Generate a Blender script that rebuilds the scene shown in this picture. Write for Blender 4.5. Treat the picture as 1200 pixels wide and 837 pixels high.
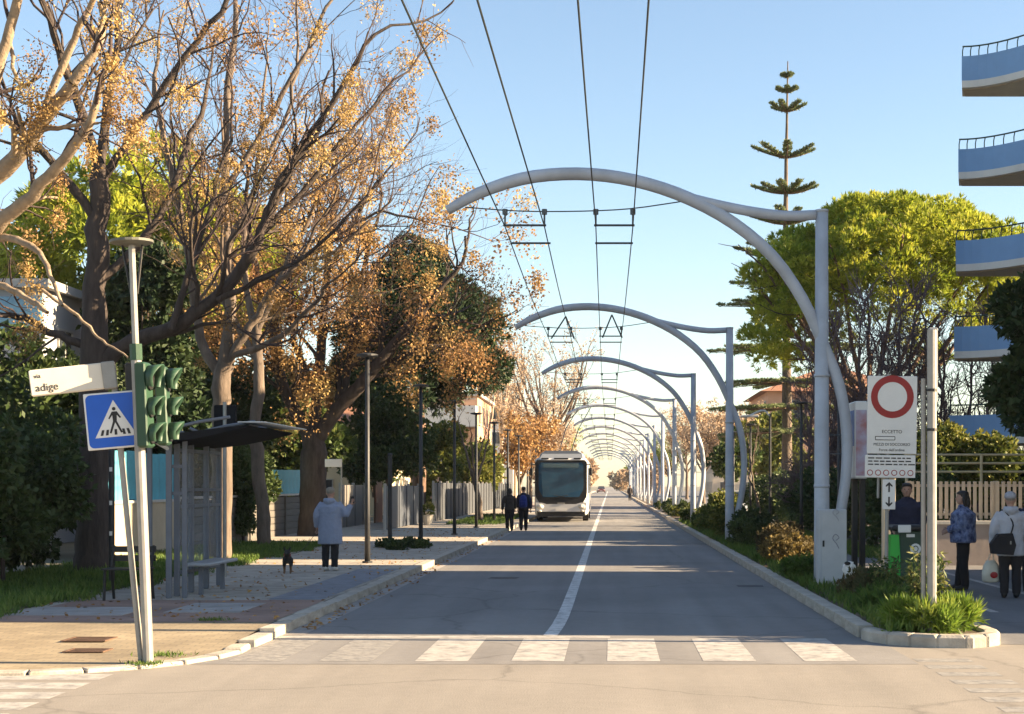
import bpy, bmesh, math, random
import numpy as np
from mathutils import Vector, Matrix

# ---------------------------------------------------------------- clear
for o in list(bpy.data.objects):
    bpy.data.objects.remove(o, do_unlink=True)
SC = bpy.context.scene
COL = SC.collection
R = math.radians
random.seed(7)
NPR = np.random.RandomState(11)

# ---------------------------------------------------------------- camera
CAM_H = 1.8
F = 1800.0            # focal length in photograph pixels (1200 wide)
VX, VY = 715.0, 568.0  # where the straight road vanishes in the photograph
cd = bpy.data.cameras.new('camera')
cam = bpy.data.objects.new('camera', cd)
COL.objects.link(cam)
cam.location = (0, 0, CAM_H)
cam.rotation_euler = (R(90), 0, 0)
cd.sensor_width = 36.0
cd.lens = 36.0 * F / 1200.0
cd.shift_x = (600 - VX) / 1200.0
cd.shift_y = (VY - 418.5) / 1200.0
cd.clip_start = 0.1
cd.clip_end = 6000
SC.camera = cam
SC.render.resolution_x = 1024
SC.render.resolution_y = 714

# ---------------------------------------------------------------- light
SUN_EL, SUN_AZ = 21.0, 93.0        # azimuth clockwise from +Y (the way the camera looks)
W = bpy.data.worlds.new('World')
SC.world = W
W.use_nodes = True
wn = W.node_tree
bg = wn.nodes['Background']
sky = wn.nodes.new('ShaderNodeTexSky')
sky.sky_type = 'NISHITA'
sky.sun_disc = False
sky.sun_elevation = R(SUN_EL)
sky.sun_rotation = R(SUN_AZ)
sky.altitude = 10
sky.air_density = 1.0
sky.dust_density = 0.5
sky.ozone_density = 1.0
wn.links.new(sky.outputs[0], bg.inputs[0])
bg.inputs[1].default_value = 0.054
sd = bpy.data.lights.new('sun', 'SUN')
sd.energy = 5.0
sd.angle = R(0.5)
sd.color = (1.0, 0.76, 0.48)
sun = bpy.data.objects.new('sun', sd)
COL.objects.link(sun)
sv = Vector((math.sin(R(SUN_AZ)) * math.cos(R(SUN_EL)), math.cos(R(SUN_AZ)) * math.cos(R(SUN_EL)), math.sin(R(SUN_EL))))
sun.rotation_euler = (-sv).to_track_quat('-Z', 'Y').to_euler()
sun.location = (60, -5, 40)
SC.view_settings.view_transform = 'Standard'
SC.view_settings.look = 'None'
SC.view_settings.exposure = 2.22
SC.view_settings.gamma = 1.0
SC.render.engine = 'CYCLES'
SC.cycles.max_bounces = 5
SC.cycles.diffuse_bounces = 3
SC.cycles.glossy_bounces = 2
SC.cycles.transmission_bounces = 3
SC.cycles.transparent_max_bounces = 6

# ---------------------------------------------------------------- helpers: pixels to places
HL = 0.12     # height of the left pavement
HR = 0.06     # height of the right pavement
def G(px, py, h=0.0):
    Y = F * (CAM_H - h) / (py - VY)
    return Vector(((px - VX) * Y / F, Y, h))
def AT(px, py, Y):
    return Vector(((px - VX) * Y / F, Y, CAM_H - (py - VY) * Y / F))

# ---------------------------------------------------------------- helpers: materials
MATS = {}
def _nt(name):
    m = bpy.data.materials.new(name)
    m.use_nodes = True
    nt = m.node_tree
    return m, nt, nt.nodes['Principled BSDF']
def mat(name, col, rough=0.7, var=0.14, scale=6.0, bump=0.12, metal=0.0, spec=0.4, detail=5.0, col2=None, bscale=None, dirt=0.0, stretch=None, coat=0.0):
    if name in MATS:
        return MATS[name]
    m, nt, b = _nt(name)
    tc = nt.nodes.new('ShaderNodeTexCoord')
    src = tc.outputs['Object']
    if stretch:
        mp = nt.nodes.new('ShaderNodeMapping')
        mp.inputs['Scale'].default_value = stretch
        nt.links.new(src, mp.inputs['Vector'])
        src = mp.outputs[0]
    nz = nt.nodes.new('ShaderNodeTexNoise')
    nz.inputs['Scale'].default_value = scale
    nz.inputs['Detail'].default_value = detail
    nz.inputs['Roughness'].default_value = 0.62
    nt.links.new(src, nz.inputs['Vector'])
    rp = nt.nodes.new('ShaderNodeValToRGB')
    a = [max(0, c * (1 - var)) for c in col[:3]]
    c2 = col2 if col2 else [min(1, c * (1 + var)) for c in col[:3]]
    rp.color_ramp.elements[0].position = 0.32
    rp.color_ramp.elements[1].position = 0.68
    rp.color_ramp.elements[0].color = (*a, 1)
    rp.color_ramp.elements[1].color = (*c2[:3], 1)
    nt.links.new(nz.outputs[0], rp.inputs[0])
    out = rp.outputs[0]
    if dirt > 0:
        n2 = nt.nodes.new('ShaderNodeTexNoise')
        n2.inputs['Scale'].default_value = scale * 0.35
        n2.inputs['Detail'].default_value = 8
        nt.links.new(src, n2.inputs['Vector'])
        r2 = nt.nodes.new('ShaderNodeValToRGB')
        r2.color_ramp.elements[0].position = 0.45
        r2.color_ramp.elements[1].position = 0.75
        r2.color_ramp.elements[0].color = (0, 0, 0, 1)
        r2.color_ramp.elements[1].color = (dirt, dirt, dirt, 1)
        nt.links.new(n2.outputs[0], r2.inputs[0])
        mx = nt.nodes.new('ShaderNodeMixRGB')
        nt.links.new(r2.outputs[0], mx.inputs[0])
        nt.links.new(out, mx.inputs[1])
        mx.inputs[2].default_value = (0.09, 0.075, 0.055, 1)
        out = mx.outputs[0]
    nt.links.new(out, b.inputs['Base Color'])
    b.inputs['Roughness'].default_value = rough
    b.inputs['Metallic'].default_value = metal
    b.inputs['Specular IOR Level'].default_value = spec
    if coat:
        b.inputs['Coat Weight'].default_value = coat
        b.inputs['Coat Roughness'].default_value = 0.08
    if bump > 0:
        bp = nt.nodes.new('ShaderNodeBump')
        bp.inputs['Strength'].default_value = bump
        bp.inputs['Distance'].default_value = 0.02
        n3 = nt.nodes.new('ShaderNodeTexNoise')
        n3.inputs['Scale'].default_value = bscale or scale * 5
        n3.inputs['Detail'].default_value = 4
        nt.links.new(src, n3.inputs['Vector'])
        nt.links.new(n3.outputs[0], bp.inputs['Height'])
        nt.links.new(bp.outputs[0], b.inputs['Normal'])
    MATS[name] = m
    return m

def leaf_mat(name, cols, rough=0.6, trans=0.25):
    """colour runs along the per-tuft attribute 'tone'"""
    if name in MATS:
        return MATS[name]
    m, nt, b = _nt(name)
    at = nt.nodes.new('ShaderNodeAttribute')
    at.attribute_name = 'tone'
    rp = nt.nodes.new('ShaderNodeValToRGB')
    els = rp.color_ramp.elements
    n = len(cols)
    els[0].color = (*cols[0], 1)
    els[1].color = (*cols[-1], 1)
    for i in range(1, n - 1):
        e = els.new(i / (n - 1))
        e.color = (*cols[i], 1)
    nt.links.new(at.outputs['Fac'], rp.inputs[0])
    nt.links.new(rp.outputs[0], b.inputs['Base Color'])
    b.inputs['Roughness'].default_value = rough
    b.inputs['Specular IOR Level'].default_value = 0.3
    tr = nt.nodes.new('ShaderNodeBsdfTranslucent')
    nt.links.new(rp.outputs[0], tr.inputs[0])
    mx = nt.nodes.new('ShaderNodeMixShader')
    mx.inputs[0].default_value = trans
    out = nt.nodes['Material Output']
    nt.links.new(b.outputs[0], mx.inputs[1])
    nt.links.new(tr.outputs[0], mx.inputs[2])
    nt.links.new(mx.outputs[0], out.inputs[0])
    MATS[name] = m
    return m

def asphalt_mat(name, c0, c1, seed=0.0):
    m, nt, b = _nt(name)
    N, L = nt.nodes.new, nt.links.new
    tc = N('ShaderNodeTexCoord')
    mp = N('ShaderNodeMapping')
    mp.inputs['Location'].default_value = (seed, seed * 2, 0)
    L(tc.outputs['Object'], mp.inputs[0])
    big = N('ShaderNodeTexNoise'); big.inputs['Scale'].default_value = 0.35; big.inputs['Detail'].default_value = 7
    L(mp.outputs[0], big.inputs['Vector'])
    fine = N('ShaderNodeTexNoise'); fine.inputs['Scale'].default_value = 60; fine.inputs['Detail'].default_value = 3
    L(mp.outputs[0], fine.inputs['Vector'])
    # long streaks along the driving direction
    st = N('ShaderNodeMapping'); st.inputs['Scale'].default_value = (1.6, 0.06, 1)
    L(mp.outputs[0], st.inputs[0])
    sn = N('ShaderNodeTexNoise'); sn.inputs['Scale'].default_value = 1.2; sn.inputs['Detail'].default_value = 4
    L(st.outputs[0], sn.inputs['Vector'])
    ad = N('ShaderNodeMath'); ad.operation = 'ADD'
    L(big.outputs[0], ad.inputs[0]); L(sn.outputs[0], ad.inputs[1])
    ad2 = N('ShaderNodeMath'); ad2.operation = 'MULTIPLY_ADD'
    L(fine.outputs[0], ad2.inputs[0]); ad2.inputs[1].default_value = 0.5; L(ad.outputs[0], ad2.inputs[2])
    mid = N('ShaderNodeTexNoise'); mid.inputs['Scale'].default_value = 6; mid.inputs['Detail'].default_value = 8; mid.inputs['Roughness'].default_value = 0.8
    L(mp.outputs[0], mid.inputs['Vector'])
    ad3 = N('ShaderNodeMath'); ad3.operation = 'MULTIPLY_ADD'; ad3.inputs[1].default_value = 0.9
    L(mid.outputs[0], ad3.inputs[0]); L(ad2.outputs[0], ad3.inputs[2])
    rp = N('ShaderNodeValToRGB')
    rp.color_ramp.elements[0].position = 0.46; rp.color_ramp.elements[1].position = 0.76
    rp.color_ramp.elements[0].color = (*c0, 1); rp.color_ramp.elements[1].color = (*c1, 1)
    hv = N('ShaderNodeMath'); hv.operation = 'MULTIPLY'; hv.inputs[1].default_value = 0.36
    L(ad3.outputs[0], hv.inputs[0]); L(hv.outputs[0], rp.inputs[0])
    # cracks
    vo = N('ShaderNodeTexVoronoi'); vo.feature = 'DISTANCE_TO_EDGE'; vo.inputs['Scale'].default_value = 0.28
    wob = N('ShaderNodeTexNoise'); wob.inputs['Scale'].default_value = 1.5; wob.inputs['Detail'].default_value = 6
    L(mp.outputs[0], wob.inputs['Vector'])
    mv = N('ShaderNodeMixRGB'); mv.inputs[0].default_value = 0.35
    L(mp.outputs[0], mv.inputs[1]); L(wob.outputs['Color'], mv.inputs[2])
    L(mv.outputs[0], vo.inputs['Vector'])
    cr = N('ShaderNodeValToRGB'); cr.color_ramp.elements[0].position = 0.0; cr.color_ramp.elements[1].position = 0.006
    cr.color_ramp.elements[0].color = (0.55, 0.55, 0.55, 1); cr.color_ramp.elements[1].color = (1, 1, 1, 1)
    L(vo.outputs[0], cr.inputs[0])
    mu = N('ShaderNodeMixRGB'); mu.blend_type = 'MULTIPLY'; mu.inputs[0].default_value = 0.55
    L(rp.outputs[0], mu.inputs[1]); L(cr.outputs[0], mu.inputs[2])
    L(mu.outputs[0], b.inputs['Base Color'])
    b.inputs['Roughness'].default_value = 0.86
    b.inputs['Specular IOR Level'].default_value = 0.25
    bp = N('ShaderNodeBump'); bp.inputs['Strength'].default_value = 0.35; bp.inputs['Distance'].default_value = 0.01
    L(fine.outputs[0], bp.inputs['Height']); L(bp.outputs[0], b.inputs['Normal'])
    return m

def paint_mat(name, col, wear=0.5, scale=5):
    """road paint, worn through to the asphalt in patches"""
    m, nt, b = _nt(name)
    N, L = nt.nodes.new, nt.links.new
    tc = N('ShaderNodeTexCoord')
    nz = N('ShaderNodeTexNoise'); nz.inputs['Scale'].default_value = scale; nz.inputs['Detail'].default_value = 9; nz.inputs['Roughness'].default_value = 0.75
    L(tc.outputs['Object'], nz.inputs['Vector'])
    rp = N('ShaderNodeValToRGB')
    rp.color_ramp.elements[0].position = wear - 0.1; rp.color_ramp.elements[1].position = wear + 0.12
    rp.color_ramp.elements[0].color = (0.17, 0.165, 0.16, 1); rp.color_ramp.elements[1].color = (*col, 1)
    L(nz.outputs[0], rp.inputs[0]); L(rp.outputs[0], b.inputs['Base Color'])
    b.inputs['Roughness'].default_value = 0.7
    return m

def paver_mat(name, c1, c2, mortar, bw=0.2, bh=0.1):
    m, nt, b = _nt(name)
    N, L = nt.nodes.new, nt.links.new
    tc = N('ShaderNodeTexCoord')
    br = N('ShaderNodeTexBrick')
    br.inputs['Scale'].default_value = 1.0
    br.inputs['Brick Width'].default_value = bw
    br.inputs['Row Height'].default_value = bh
    br.inputs['Mortar Size'].default_value = 0.006
    br.inputs['Color1'].default_value = (*c1, 1); br.inputs['Color2'].default_value = (*c2, 1); br.inputs['Mortar'].default_value = (*mortar, 1)
    L(tc.outputs['Object'], br.inputs['Vector'])
    nz = N('ShaderNodeTexNoise'); nz.inputs['Scale'].default_value = 0.9; nz.inputs['Detail'].default_value = 8
    L(tc.outputs['Object'], nz.inputs['Vector'])
    rp = N('ShaderNodeValToRGB')
    rp.color_ramp.elements[0].position = 0.35; rp.color_ramp.elements[1].position = 0.7
    rp.color_ramp.elements[0].color = (0.62, 0.6, 0.58, 1); rp.color_ramp.elements[1].color = (1.1, 1.08, 1.05, 1)
    L(nz.outputs[0], rp.inputs[0])
    mu = N('ShaderNodeMixRGB'); mu.blend_type = 'MULTIPLY'; mu.inputs[0].default_value = 0.85
    L(br.outputs[0], mu.inputs[1]); L(rp.outputs[0], mu.inputs[2])
    L(mu.outputs[0], b.inputs['Base Color'])
    b.inputs['Roughness'].default_value = 0.85
    bp = N('ShaderNodeBump'); bp.inputs['Strength'].default_value = 0.5; bp.inputs['Distance'].default_value = 0.008; bp.invert = True
    L(br.outputs['Fac'], bp.inputs['Height']); L(bp.outputs[0], b.inputs['Normal'])
    return m

def glass_mat(name, col, rough=0.06):
    if name in MATS:
        return MATS[name]
    m, nt, b = _nt(name)
    N, L = nt.nodes.new, nt.links.new
    tc = N('ShaderNodeTexCoord')
    nz = N('ShaderNodeTexNoise'); nz.inputs['Scale'].default_value = 2.0
    L(tc.outputs['Object'], nz.inputs['Vector'])
    rp = N('ShaderNodeValToRGB')
    rp.color_ramp.elements[0].color = (*[c * 0.6 for c in col], 1); rp.color_ramp.elements[1].color = (*[c * 1.4 for c in col], 1)
    L(nz.outputs[0], rp.inputs[0]); L(rp.outputs[0], b.inputs['Base Color'])
    b.inputs['Roughness'].default_value = rough
    b.inputs['Specular IOR Level'].default_value = 0.8
    MATS[name] = m
    return m

# ---------------------------------------------------------------- helpers: objects
def link(o):
    COL.objects.link(o)
    return o
def thing(name, label, cat, loc=(0, 0, 0), group=None, kind=None):
    o = bpy.data.objects.new(name, None)
    o.empty_display_size = 0.3
    o.location = loc
    link(o)
    o['label'] = label
    o['category'] = cat
    if group: o['group'] = group
    if kind: o['kind'] = kind
    return o
def tag(o, label, cat, group=None):
    o['label'] = label
    o['category'] = cat
    if group: o['group'] = group
    return o
def base_of(p):
    v = Vector((0, 0, 0))
    while p is not None:
        v += p.location
        p = p.parent
    return v
def struct(o):
    o['kind'] = 'structure'
    return o
def stuff(o):
    o['kind'] = 'stuff'
    return o
def dup(root, loc, label=None, group=None):
    r = root.copy(); link(r); r.location = loc
    if label: r['label'] = label
    if group: r['group'] = group
    for ch in list(root.children):
        c = ch.copy(); link(c); c.parent = r
        for g in list(ch.children):
            d = g.copy(); link(d); d.parent = c
    return r

def frames(P):
    P = np.asarray(P, float)
    T = np.gradient(P, axis=0)
    T /= (np.linalg.norm(T, axis=1, keepdims=True) + 1e-9)
    n = len(P)
    t0 = T[0]
    ref = np.array([1.0, 0, 0]) if abs(t0[0]) < 0.8 else np.array([0, 1.0, 0])
    U = np.zeros_like(P); V = np.zeros_like(P)
    u = ref - t0 * ref.dot(t0); u /= np.linalg.norm(u)
    for i in range(n):
        u = u - T[i] * u.dot(T[i]); u /= (np.linalg.norm(u) + 1e-9)
        U[i] = u; V[i] = np.cross(T[i], u)
    return P, U, V

def smooth_path(pts, n):
    """Catmull-Rom through the points, n samples"""
    P = np.asarray(pts, float)
    if len(P) < 3:
        t = np.linspace(0, 1, n)[:, None]
        return P[0] * (1 - t) + P[-1] * t
    Q = np.vstack([2 * P[0] - P[1], P, 2 * P[-1] - P[-2]])
    m = len(P) - 1
    out = []
    for x in np.linspace(0, m, n):
        i = min(int(x), m - 1); t = x - i
        a, b, c, d = Q[i], Q[i + 1], Q[i + 2], Q[i + 3]
        out.append(0.5 * ((2 * b) + (-a + c) * t + (2 * a - 5 * b + 4 * c - d) * t * t + (-a + 3 * b - 3 * c + d) * t ** 3))
    return np.array(out)

class MB:
    """collects shapes (world coordinates) and builds them as one mesh object"""
    def __init__(s):
        s.v = []; s.f = []
    def add(s, vs, fs):
        b = len(s.v)
        s.v.extend([tuple(map(float, v)) for v in vs])
        s.f.extend([tuple(b + i for i in f) for f in fs])
        return s
    def box(s, c, d, rz=0.0, taper=1.0, bev=0.0):
        cx, cy, cz = c; dx, dy, dz = d[0] / 2, d[1] / 2, d[2] / 2
        ca, sa = math.cos(rz), math.sin(rz)
        def w(x, y, z): return (cx + x * ca - y * sa, cy + x * sa + y * ca, cz + z)
        if bev <= 0:
            vs = [w(sx * dx * (taper if k else 1), sy * dy * (taper if k else 1), (dz if k else -dz)) for k in (0, 1) for sx, sy in ((-1, -1), (1, -1), (1, 1), (-1, 1))]
            return s.add(vs, [(3, 2, 1, 0), (4, 5, 6, 7), (0, 1, 5, 4), (1, 2, 6, 5), (2, 3, 7, 6), (3, 0, 4, 7)])
        b = min(bev, dx * .9, dy * .9, dz * .9)
        rings = []
        for z, k in ((-dz, b), (-dz + b, 0), (dz - b, 0), (dz, b)):
            ax, ay = dx - k, dy - k
            q = b * 0.7
            rings.append([w(x, y, z) for x, y in ((-ax + q, -ay), (ax - q, -ay), (ax, -ay + q), (ax, ay - q), (ax - q, ay), (-ax + q, ay), (-ax, ay - q), (-ax, -ay + q))])
        return s.rings(rings)
    def rings(s, rings, cap=True, closed=True):
        n = len(rings[0]); vs = [p for r in rings for p in r]; fs = []
        for i in range(len(rings) - 1):
            for j in range(n if closed else n - 1):
                k = (j + 1) % n
                fs.append((i * n + j, i * n + k, (i + 1) * n + k, (i + 1) * n + j))
        if cap:
            fs.append(tuple(range(n - 1, -1, -1)))
            m = (len(rings) - 1) * n
            fs.append(tuple(m + j for j in range(n)))
        return s.add(vs, fs)
    def tube(s, pts, rad, sides=8, cap=True, n=None):
        if n: pts = smooth_path(pts, n)
        P, U, V = frames(pts)
        m = len(P)
        if isinstance(rad, (int, float)): rad = [(rad, rad)] * m
        else:
            rad = [(r, r) if isinstance(r, (int, float, np.floating)) else r for r in rad]
            if len(rad) != m:
                a = np.array(rad, float); x = np.linspace(0, len(a) - 1, m)
                rad = [(np.interp(t, range(len(a)), a[:, 0]), np.interp(t, range(len(a)), a[:, 1])) for t in x]
        rings = []
        for i in range(m):
            rings.append([P[i] + U[i] * rad[i][0] * math.cos(2 * math.pi * j / sides) + V[i] * rad[i][1] * math.sin(2 * math.pi * j / sides) for j in range(sides)])
        return s.rings(rings, cap)
    def cyl(s, a, b, r, sides=10, r2=None):
        return s.tube([a, b], [r, r if r2 is None else r2], sides)
    def ball(s, c, r, seg=10, rin=7):
        if isinstance(r, (int, float)): r = (r, r, r)
        rings = []
        for i in range(1, rin):
            t = math.pi * i / rin
            rings.append([(c[0] + r[0] * math.sin(t) * math.cos(2 * math.pi * j / seg), c[1] + r[1] * math.sin(t) * math.sin(2 * math.pi * j / seg), c[2] - r[2] * math.cos(t)) for j in range(seg)])
        b = len(s.v)
        s.rings(rings, cap=False)
        s.v.append((c[0], c[1], c[2] - r[2])); s.v.append((c[0], c[1], c[2] + r[2]))
        lo, hi = len(s.v) - 2, len(s.v) - 1
        m = b + (rin - 2) * seg
        for j in range(seg):
            k = (j + 1) % seg
            s.f.append((lo, b + k, b + j)); s.f.append((hi, m + j, m + k))
        return s
    def quad(s, a, b, c, d):
        return s.add([a, b, c, d], [(0, 1, 2, 3)])
    def poly(s, pts, z0, z1):
        """upright prism on a plan polygon (counter-clockwise)"""
        n = len(pts)
        vs = [(x, y, z0) for x, y in pts] + [(x, y, z1) for x, y in pts]
        fs = [tuple(range(n - 1, -1, -1)), tuple(range(n, 2 * n))] + [(i, (i + 1) % n, n + (i + 1) % n, n + i) for i in range(n)]
        return s.add(vs, fs)
    def mesh(s, name, m, off=Vector((0, 0, 0)), smooth=False):
        me = bpy.data.meshes.new(name)
        o = np.array(off)
        me.from_pydata([tuple(np.array(v) - o) for v in s.v], [], s.f)
        me.update()
        if smooth:
            me.polygons.foreach_set('use_smooth', [True] * len(me.polygons))
        if m: me.materials.append(m)
        return me
    def build(s, name, m, parent=None, smooth=False, origin=None):
        off = base_of(parent) if parent is not None else Vector((0, 0, 0))
        if origin is not None:
            o = bpy.data.objects.new(name, s.mesh(name, m, Vector(origin), smooth))
            o.location = Vector(origin) - off
        else:
            o = bpy.data.objects.new(name, s.mesh(name, m, off, smooth))
        link(o)
        if parent is not None: o.parent = parent
        return o

def np_obj(name, V, Fc, m, parent=None, tone=None, smooth=False):
    V = np.asarray(V, np.float32)
    if parent is not None:
        V = V - np.array(base_of(parent), np.float32)
    Fc = np.asarray(Fc, np.int32)
    me = bpy.data.meshes.new(name)
    me.vertices.add(len(V)); me.vertices.foreach_set('co', V.ravel())
    k = Fc.shape[1]
    me.loops.add(Fc.size); me.loops.foreach_set('vertex_index', Fc.ravel())
    me.polygons.add(len(Fc))
    me.polygons.foreach_set('loop_start', np.arange(0, Fc.size, k, dtype=np.int32))
    if smooth: me.polygons.foreach_set('use_smooth', np.ones(len(Fc), bool))
    if tone is not None:
        a = me.attributes.new('tone', 'FLOAT', 'POINT')
        a.data.foreach_set('value', np.asarray(tone, np.float32))
    me.update(calc_edges=True)
    me.materials.append(m)
    o = bpy.data.objects.new(name, me)
    link(o)
    if parent is not None: o.parent = parent
    return o

# ---------------------------------------------------------------- helpers: plants
def leaf_arrays(P, N, per, length, width, spread=0.8, tone=None, droop=0.0, jit=0.0):
    """per leaf-shaped quads round every point, fanning out from its normal"""
    P = np.asarray(P, float); N = np.asarray(N, float)
    n = len(P)
    P = np.repeat(P, per, 0); N = np.repeat(N, per, 0)
    m = len(P)
    D = N + NPR.normal(0, spread, (m, 3)); D[:, 2] -= droop
    D /= np.linalg.norm(D, axis=1, keepdims=True) + 1e-9
    Lh = length * NPR.uniform(0.6, 1.25, (m, 1)); Wd = width * NPR.uniform(0.7, 1.3, (m, 1))
    S = np.cross(D, NPR.normal(0, 1, (m, 3))); S /= np.linalg.norm(S, axis=1, keepdims=True) + 1e-9
    if jit: P = P + NPR.normal(0, jit, (m, 3))
    a = P; b = P + D * Lh * 0.45 + S * Wd; c = P + D * Lh; d = P + D * Lh * 0.45 - S * Wd
    V = np.stack([a, b, c, d], 1).reshape(-1, 3)
    Fq = np.arange(m * 4, dtype=np.int32).reshape(-1, 4)
    if tone is None: tone = NPR.uniform(0, 1, n)
    t = np.clip(np.repeat(tone, per) + NPR.normal(0, 0.08, m), 0, 1)
    return V, Fq, np.repeat(t, 4)

def lobe_points(lobes, dens, under=0.35, inner=0.55):
    """points on ellipsoid shells; fewer on the underside"""
    PP, NN, TT = [], [], []
    for (c, r) in lobes:
        c = np.array(c, float); r = np.array(r if hasattr(r, '__len__') else (r, r, r), float)
        area = 4 * math.pi * (r[0] * r[1] * r[2]) ** (2 / 3)
        n = int(area * dens)
        d = NPR.normal(0, 1, (n, 3)); d /= np.linalg.norm(d, axis=1, keepdims=True)
        keep = (d[:, 2] > -0.25) | (NPR.uniform(0, 1, n) < under)
        d = d[keep]
        k = 1 - (1 - inner) * NPR.uniform(0, 1, (len(d), 1)) ** 2.2
        bump = 1 + 0.10 * np.sin(d[:, :1] * 9 + c[0]) * np.cos(d[:, 1:2] * 8 + c[1])
        PP.append(c + d * r * k * bump)
        nn = d / r; nn /= np.linalg.norm(nn, axis=1, keepdims=True)
        NN.append(nn)
        TT.append(np.clip(NPR.uniform(0.15, 0.85) + NPR.normal(0, 0.16, len(d)), 0, 1))
    return np.vstack(PP), np.vstack(NN), np.concatenate(TT)

def tubes_mesh(tubes):
    VV, FF = [], []; base = 0
    for pts, rad, sides in tubes:
        P, U, V = frames(pts)
        n = len(P)
        a = np.arange(sides) * 2 * math.pi / sides
        ring = P[:, None, :] + (U[:, None, :] * np.cos(a)[None, :, None] + V[:, None, :] * np.sin(a)[None, :, None]) * np.asarray(rad)[:, None, None]
        VV.append(ring.reshape(-1, 3))
        i, j = np.meshgrid(np.arange(n - 1), np.arange(sides), indexing='ij')
        k = (j + 1) % sides
        FF.append((np.stack([i * sides + j, i * sides + k, (i + 1) * sides + k, (i + 1) * sides + j], -1).reshape(-1, 4)) + base)
        base += n * sides
    return np.vstack(VV), np.vstack(FF)

class Tree:
    def __init__(s, seed, up=0.15, wander=0.22):
        s.r = np.random.RandomState(seed); s.trunk = []; s.limbs = []; s.twigs = []; s.tips = []; s.up = up; s.w = wander
    def limb(s, pts, r0, r1, store=None, sides=8, knots=0.03):
        P = smooth_path(pts, max(8, len(pts) * 4))
        P = P + s.r.normal(0, knots, P.shape) * np.linspace(0, 1, len(P))[:, None] ** .5
        rad = np.linspace(r0, r1, len(P)) * (1 + s.r.normal(0, 0.04, len(P)))
        (s.limbs if store is None else store).append((P, rad, sides))
        return P, rad
    def grow(s, p, d, L, r, lvl, last, kids, ang=0.75, shrink=0.62):
        n = 5 if lvl < last else 3
        pts = [p]; d = d / np.linalg.norm(d)
        for i in range(n):
            d = d + s.r.normal(0, s.w, 3) + np.array([0, 0, s.up])
            d /= np.linalg.norm(d)
            p = p + d * L / n
            pts.append(p)
        pts = np.array(pts)
        rad = np.linspace(r, r * 0.45, n + 1)
        (s.limbs if r > 0.03 else s.twigs).append((pts, rad, 6 if r > 0.05 else (4 if r > 0.02 else 3)))
        if lvl >= last:
            s.tips.append(pts[-1]); return
        for k in range(kids[min(lvl, len(kids) - 1)]):
            t = s.r.uniform(0.25, 1.0); x = t * n; i = min(int(x), n - 1)
            q = pts[i] + (pts[i + 1] - pts[i]) * (x - i)
            ax = s.r.normal(0, 1, 3); ax -= d * ax.dot(d); ax /= np.linalg.norm(ax) + 1e-9
            a = ang * s.r.uniform(0.55, 1.25)
            nd = d * math.cos(a) + ax * math.sin(a)
            s.grow(q, nd, L * shrink * s.r.uniform(0.7, 1.2), max(r * 0.5 * s.r.uniform(.8, 1.1), 0.0045), lvl + 1, last, kids, ang, shrink)
        s.tips.append(pts[-1])
    def dress(s, P, rad, n, L, last=3, kids=(4, 4), t0=0.3, ang=0.8, lvl=1):
        """side branches along an explicit limb"""
        m = len(P)
        for k in range(n):
            t = t0 + (1 - t0) * (k + s.r.uniform(0, 0.9)) / n; i = min(int(t * (m - 1)), m - 2)
            d = P[i + 1] - P[i]; d /= np.linalg.norm(d)
            ax = s.r.normal(0, 1, 3); ax -= d * ax.dot(d); ax /= np.linalg.norm(ax)
            a = ang * s.r.uniform(0.6, 1.2)
            s.grow(P[i], d * math.cos(a) + ax * math.sin(a), L * s.r.uniform(0.6, 1.2), rad[i] * 0.42, lvl, last, kids)
        d = P[-1] - P[-2]
        s.grow(P[-1], d, L, rad[-1] * 0.9, lvl, last, kids)
    def build(s, root, bark, names=('trunk', 'limbs', 'twigs')):
        for nm, tb in zip(names, (s.trunk, s.limbs, s.twigs)):
            if tb:
                V, Fq = tubes_mesh(tb)
                o = np_obj(nm, V, Fq, bark if nm != 'twigs' else MATS.get('twig', bark), root, smooth=True)
                if nm == 'twigs': stuff(o)
    def clusters(s, root, m, frac, per, rad, size, name='seed_clusters', droop=0.12, filt=None, width=0.45):
        T = np.array(s.tips)
        if filt is not None: T = T[filt(T)]
        T = T[s.r.uniform(0, 1, len(T)) < frac]
        if not len(T): return
        n = len(T)
        tone = s.r.uniform(0, 1, n)
        C = np.repeat(T, per, 0); tt = np.repeat(tone, per)
        rr = np.repeat(rad * s.r.uniform(0.55, 1.3, n), per)[:, None]
        D = NPR.normal(0, 0.5, (len(C), 3))
        C = C + D * rr; C[:, 2] -= np.abs(NPR.normal(0, 1, len(C))) * droop
        V, Fq, t = leaf_arrays(C, NPR.normal(0, 0.3, C.shape), 1, size, size * width, 1.0, tt, droop=0.5)
        o = stuff(np_obj(name, V, Fq, m, root, tone=t))
        return o
# ================================================================ the setting
M_ASPH = asphalt_mat('asphalt', (0.16, 0.155, 0.153), (0.255, 0.247, 0.24))
M_ASPH2 = asphalt_mat('cross_street_asphalt', (0.2, 0.185, 0.165), (0.29, 0.265, 0.235), 7.3)
M_ASPH3 = asphalt_mat('pavement_asphalt', (0.12, 0.12, 0.128), (0.2, 0.2, 0.205), 3.1)
M_PAVER = paver_mat('beige_pavers', (0.36, 0.3, 0.2), (0.28, 0.23, 0.155), (0.2, 0.17, 0.13))
M_PAVER_R = paver_mat('red_pavers', (0.34, 0.215, 0.165), (0.28, 0.18, 0.145), (0.24, 0.19, 0.165))
M_PATH = mat('grit_path', (0.38, 0.34, 0.285), 0.9, 0.25, 3, 0.3, detail=9, dirt=0.3)
M_SLAB = mat('concrete_slab', (0.33, 0.31, 0.29), 0.85, 0.16, 3, 0.2, dirt=0.35)
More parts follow.
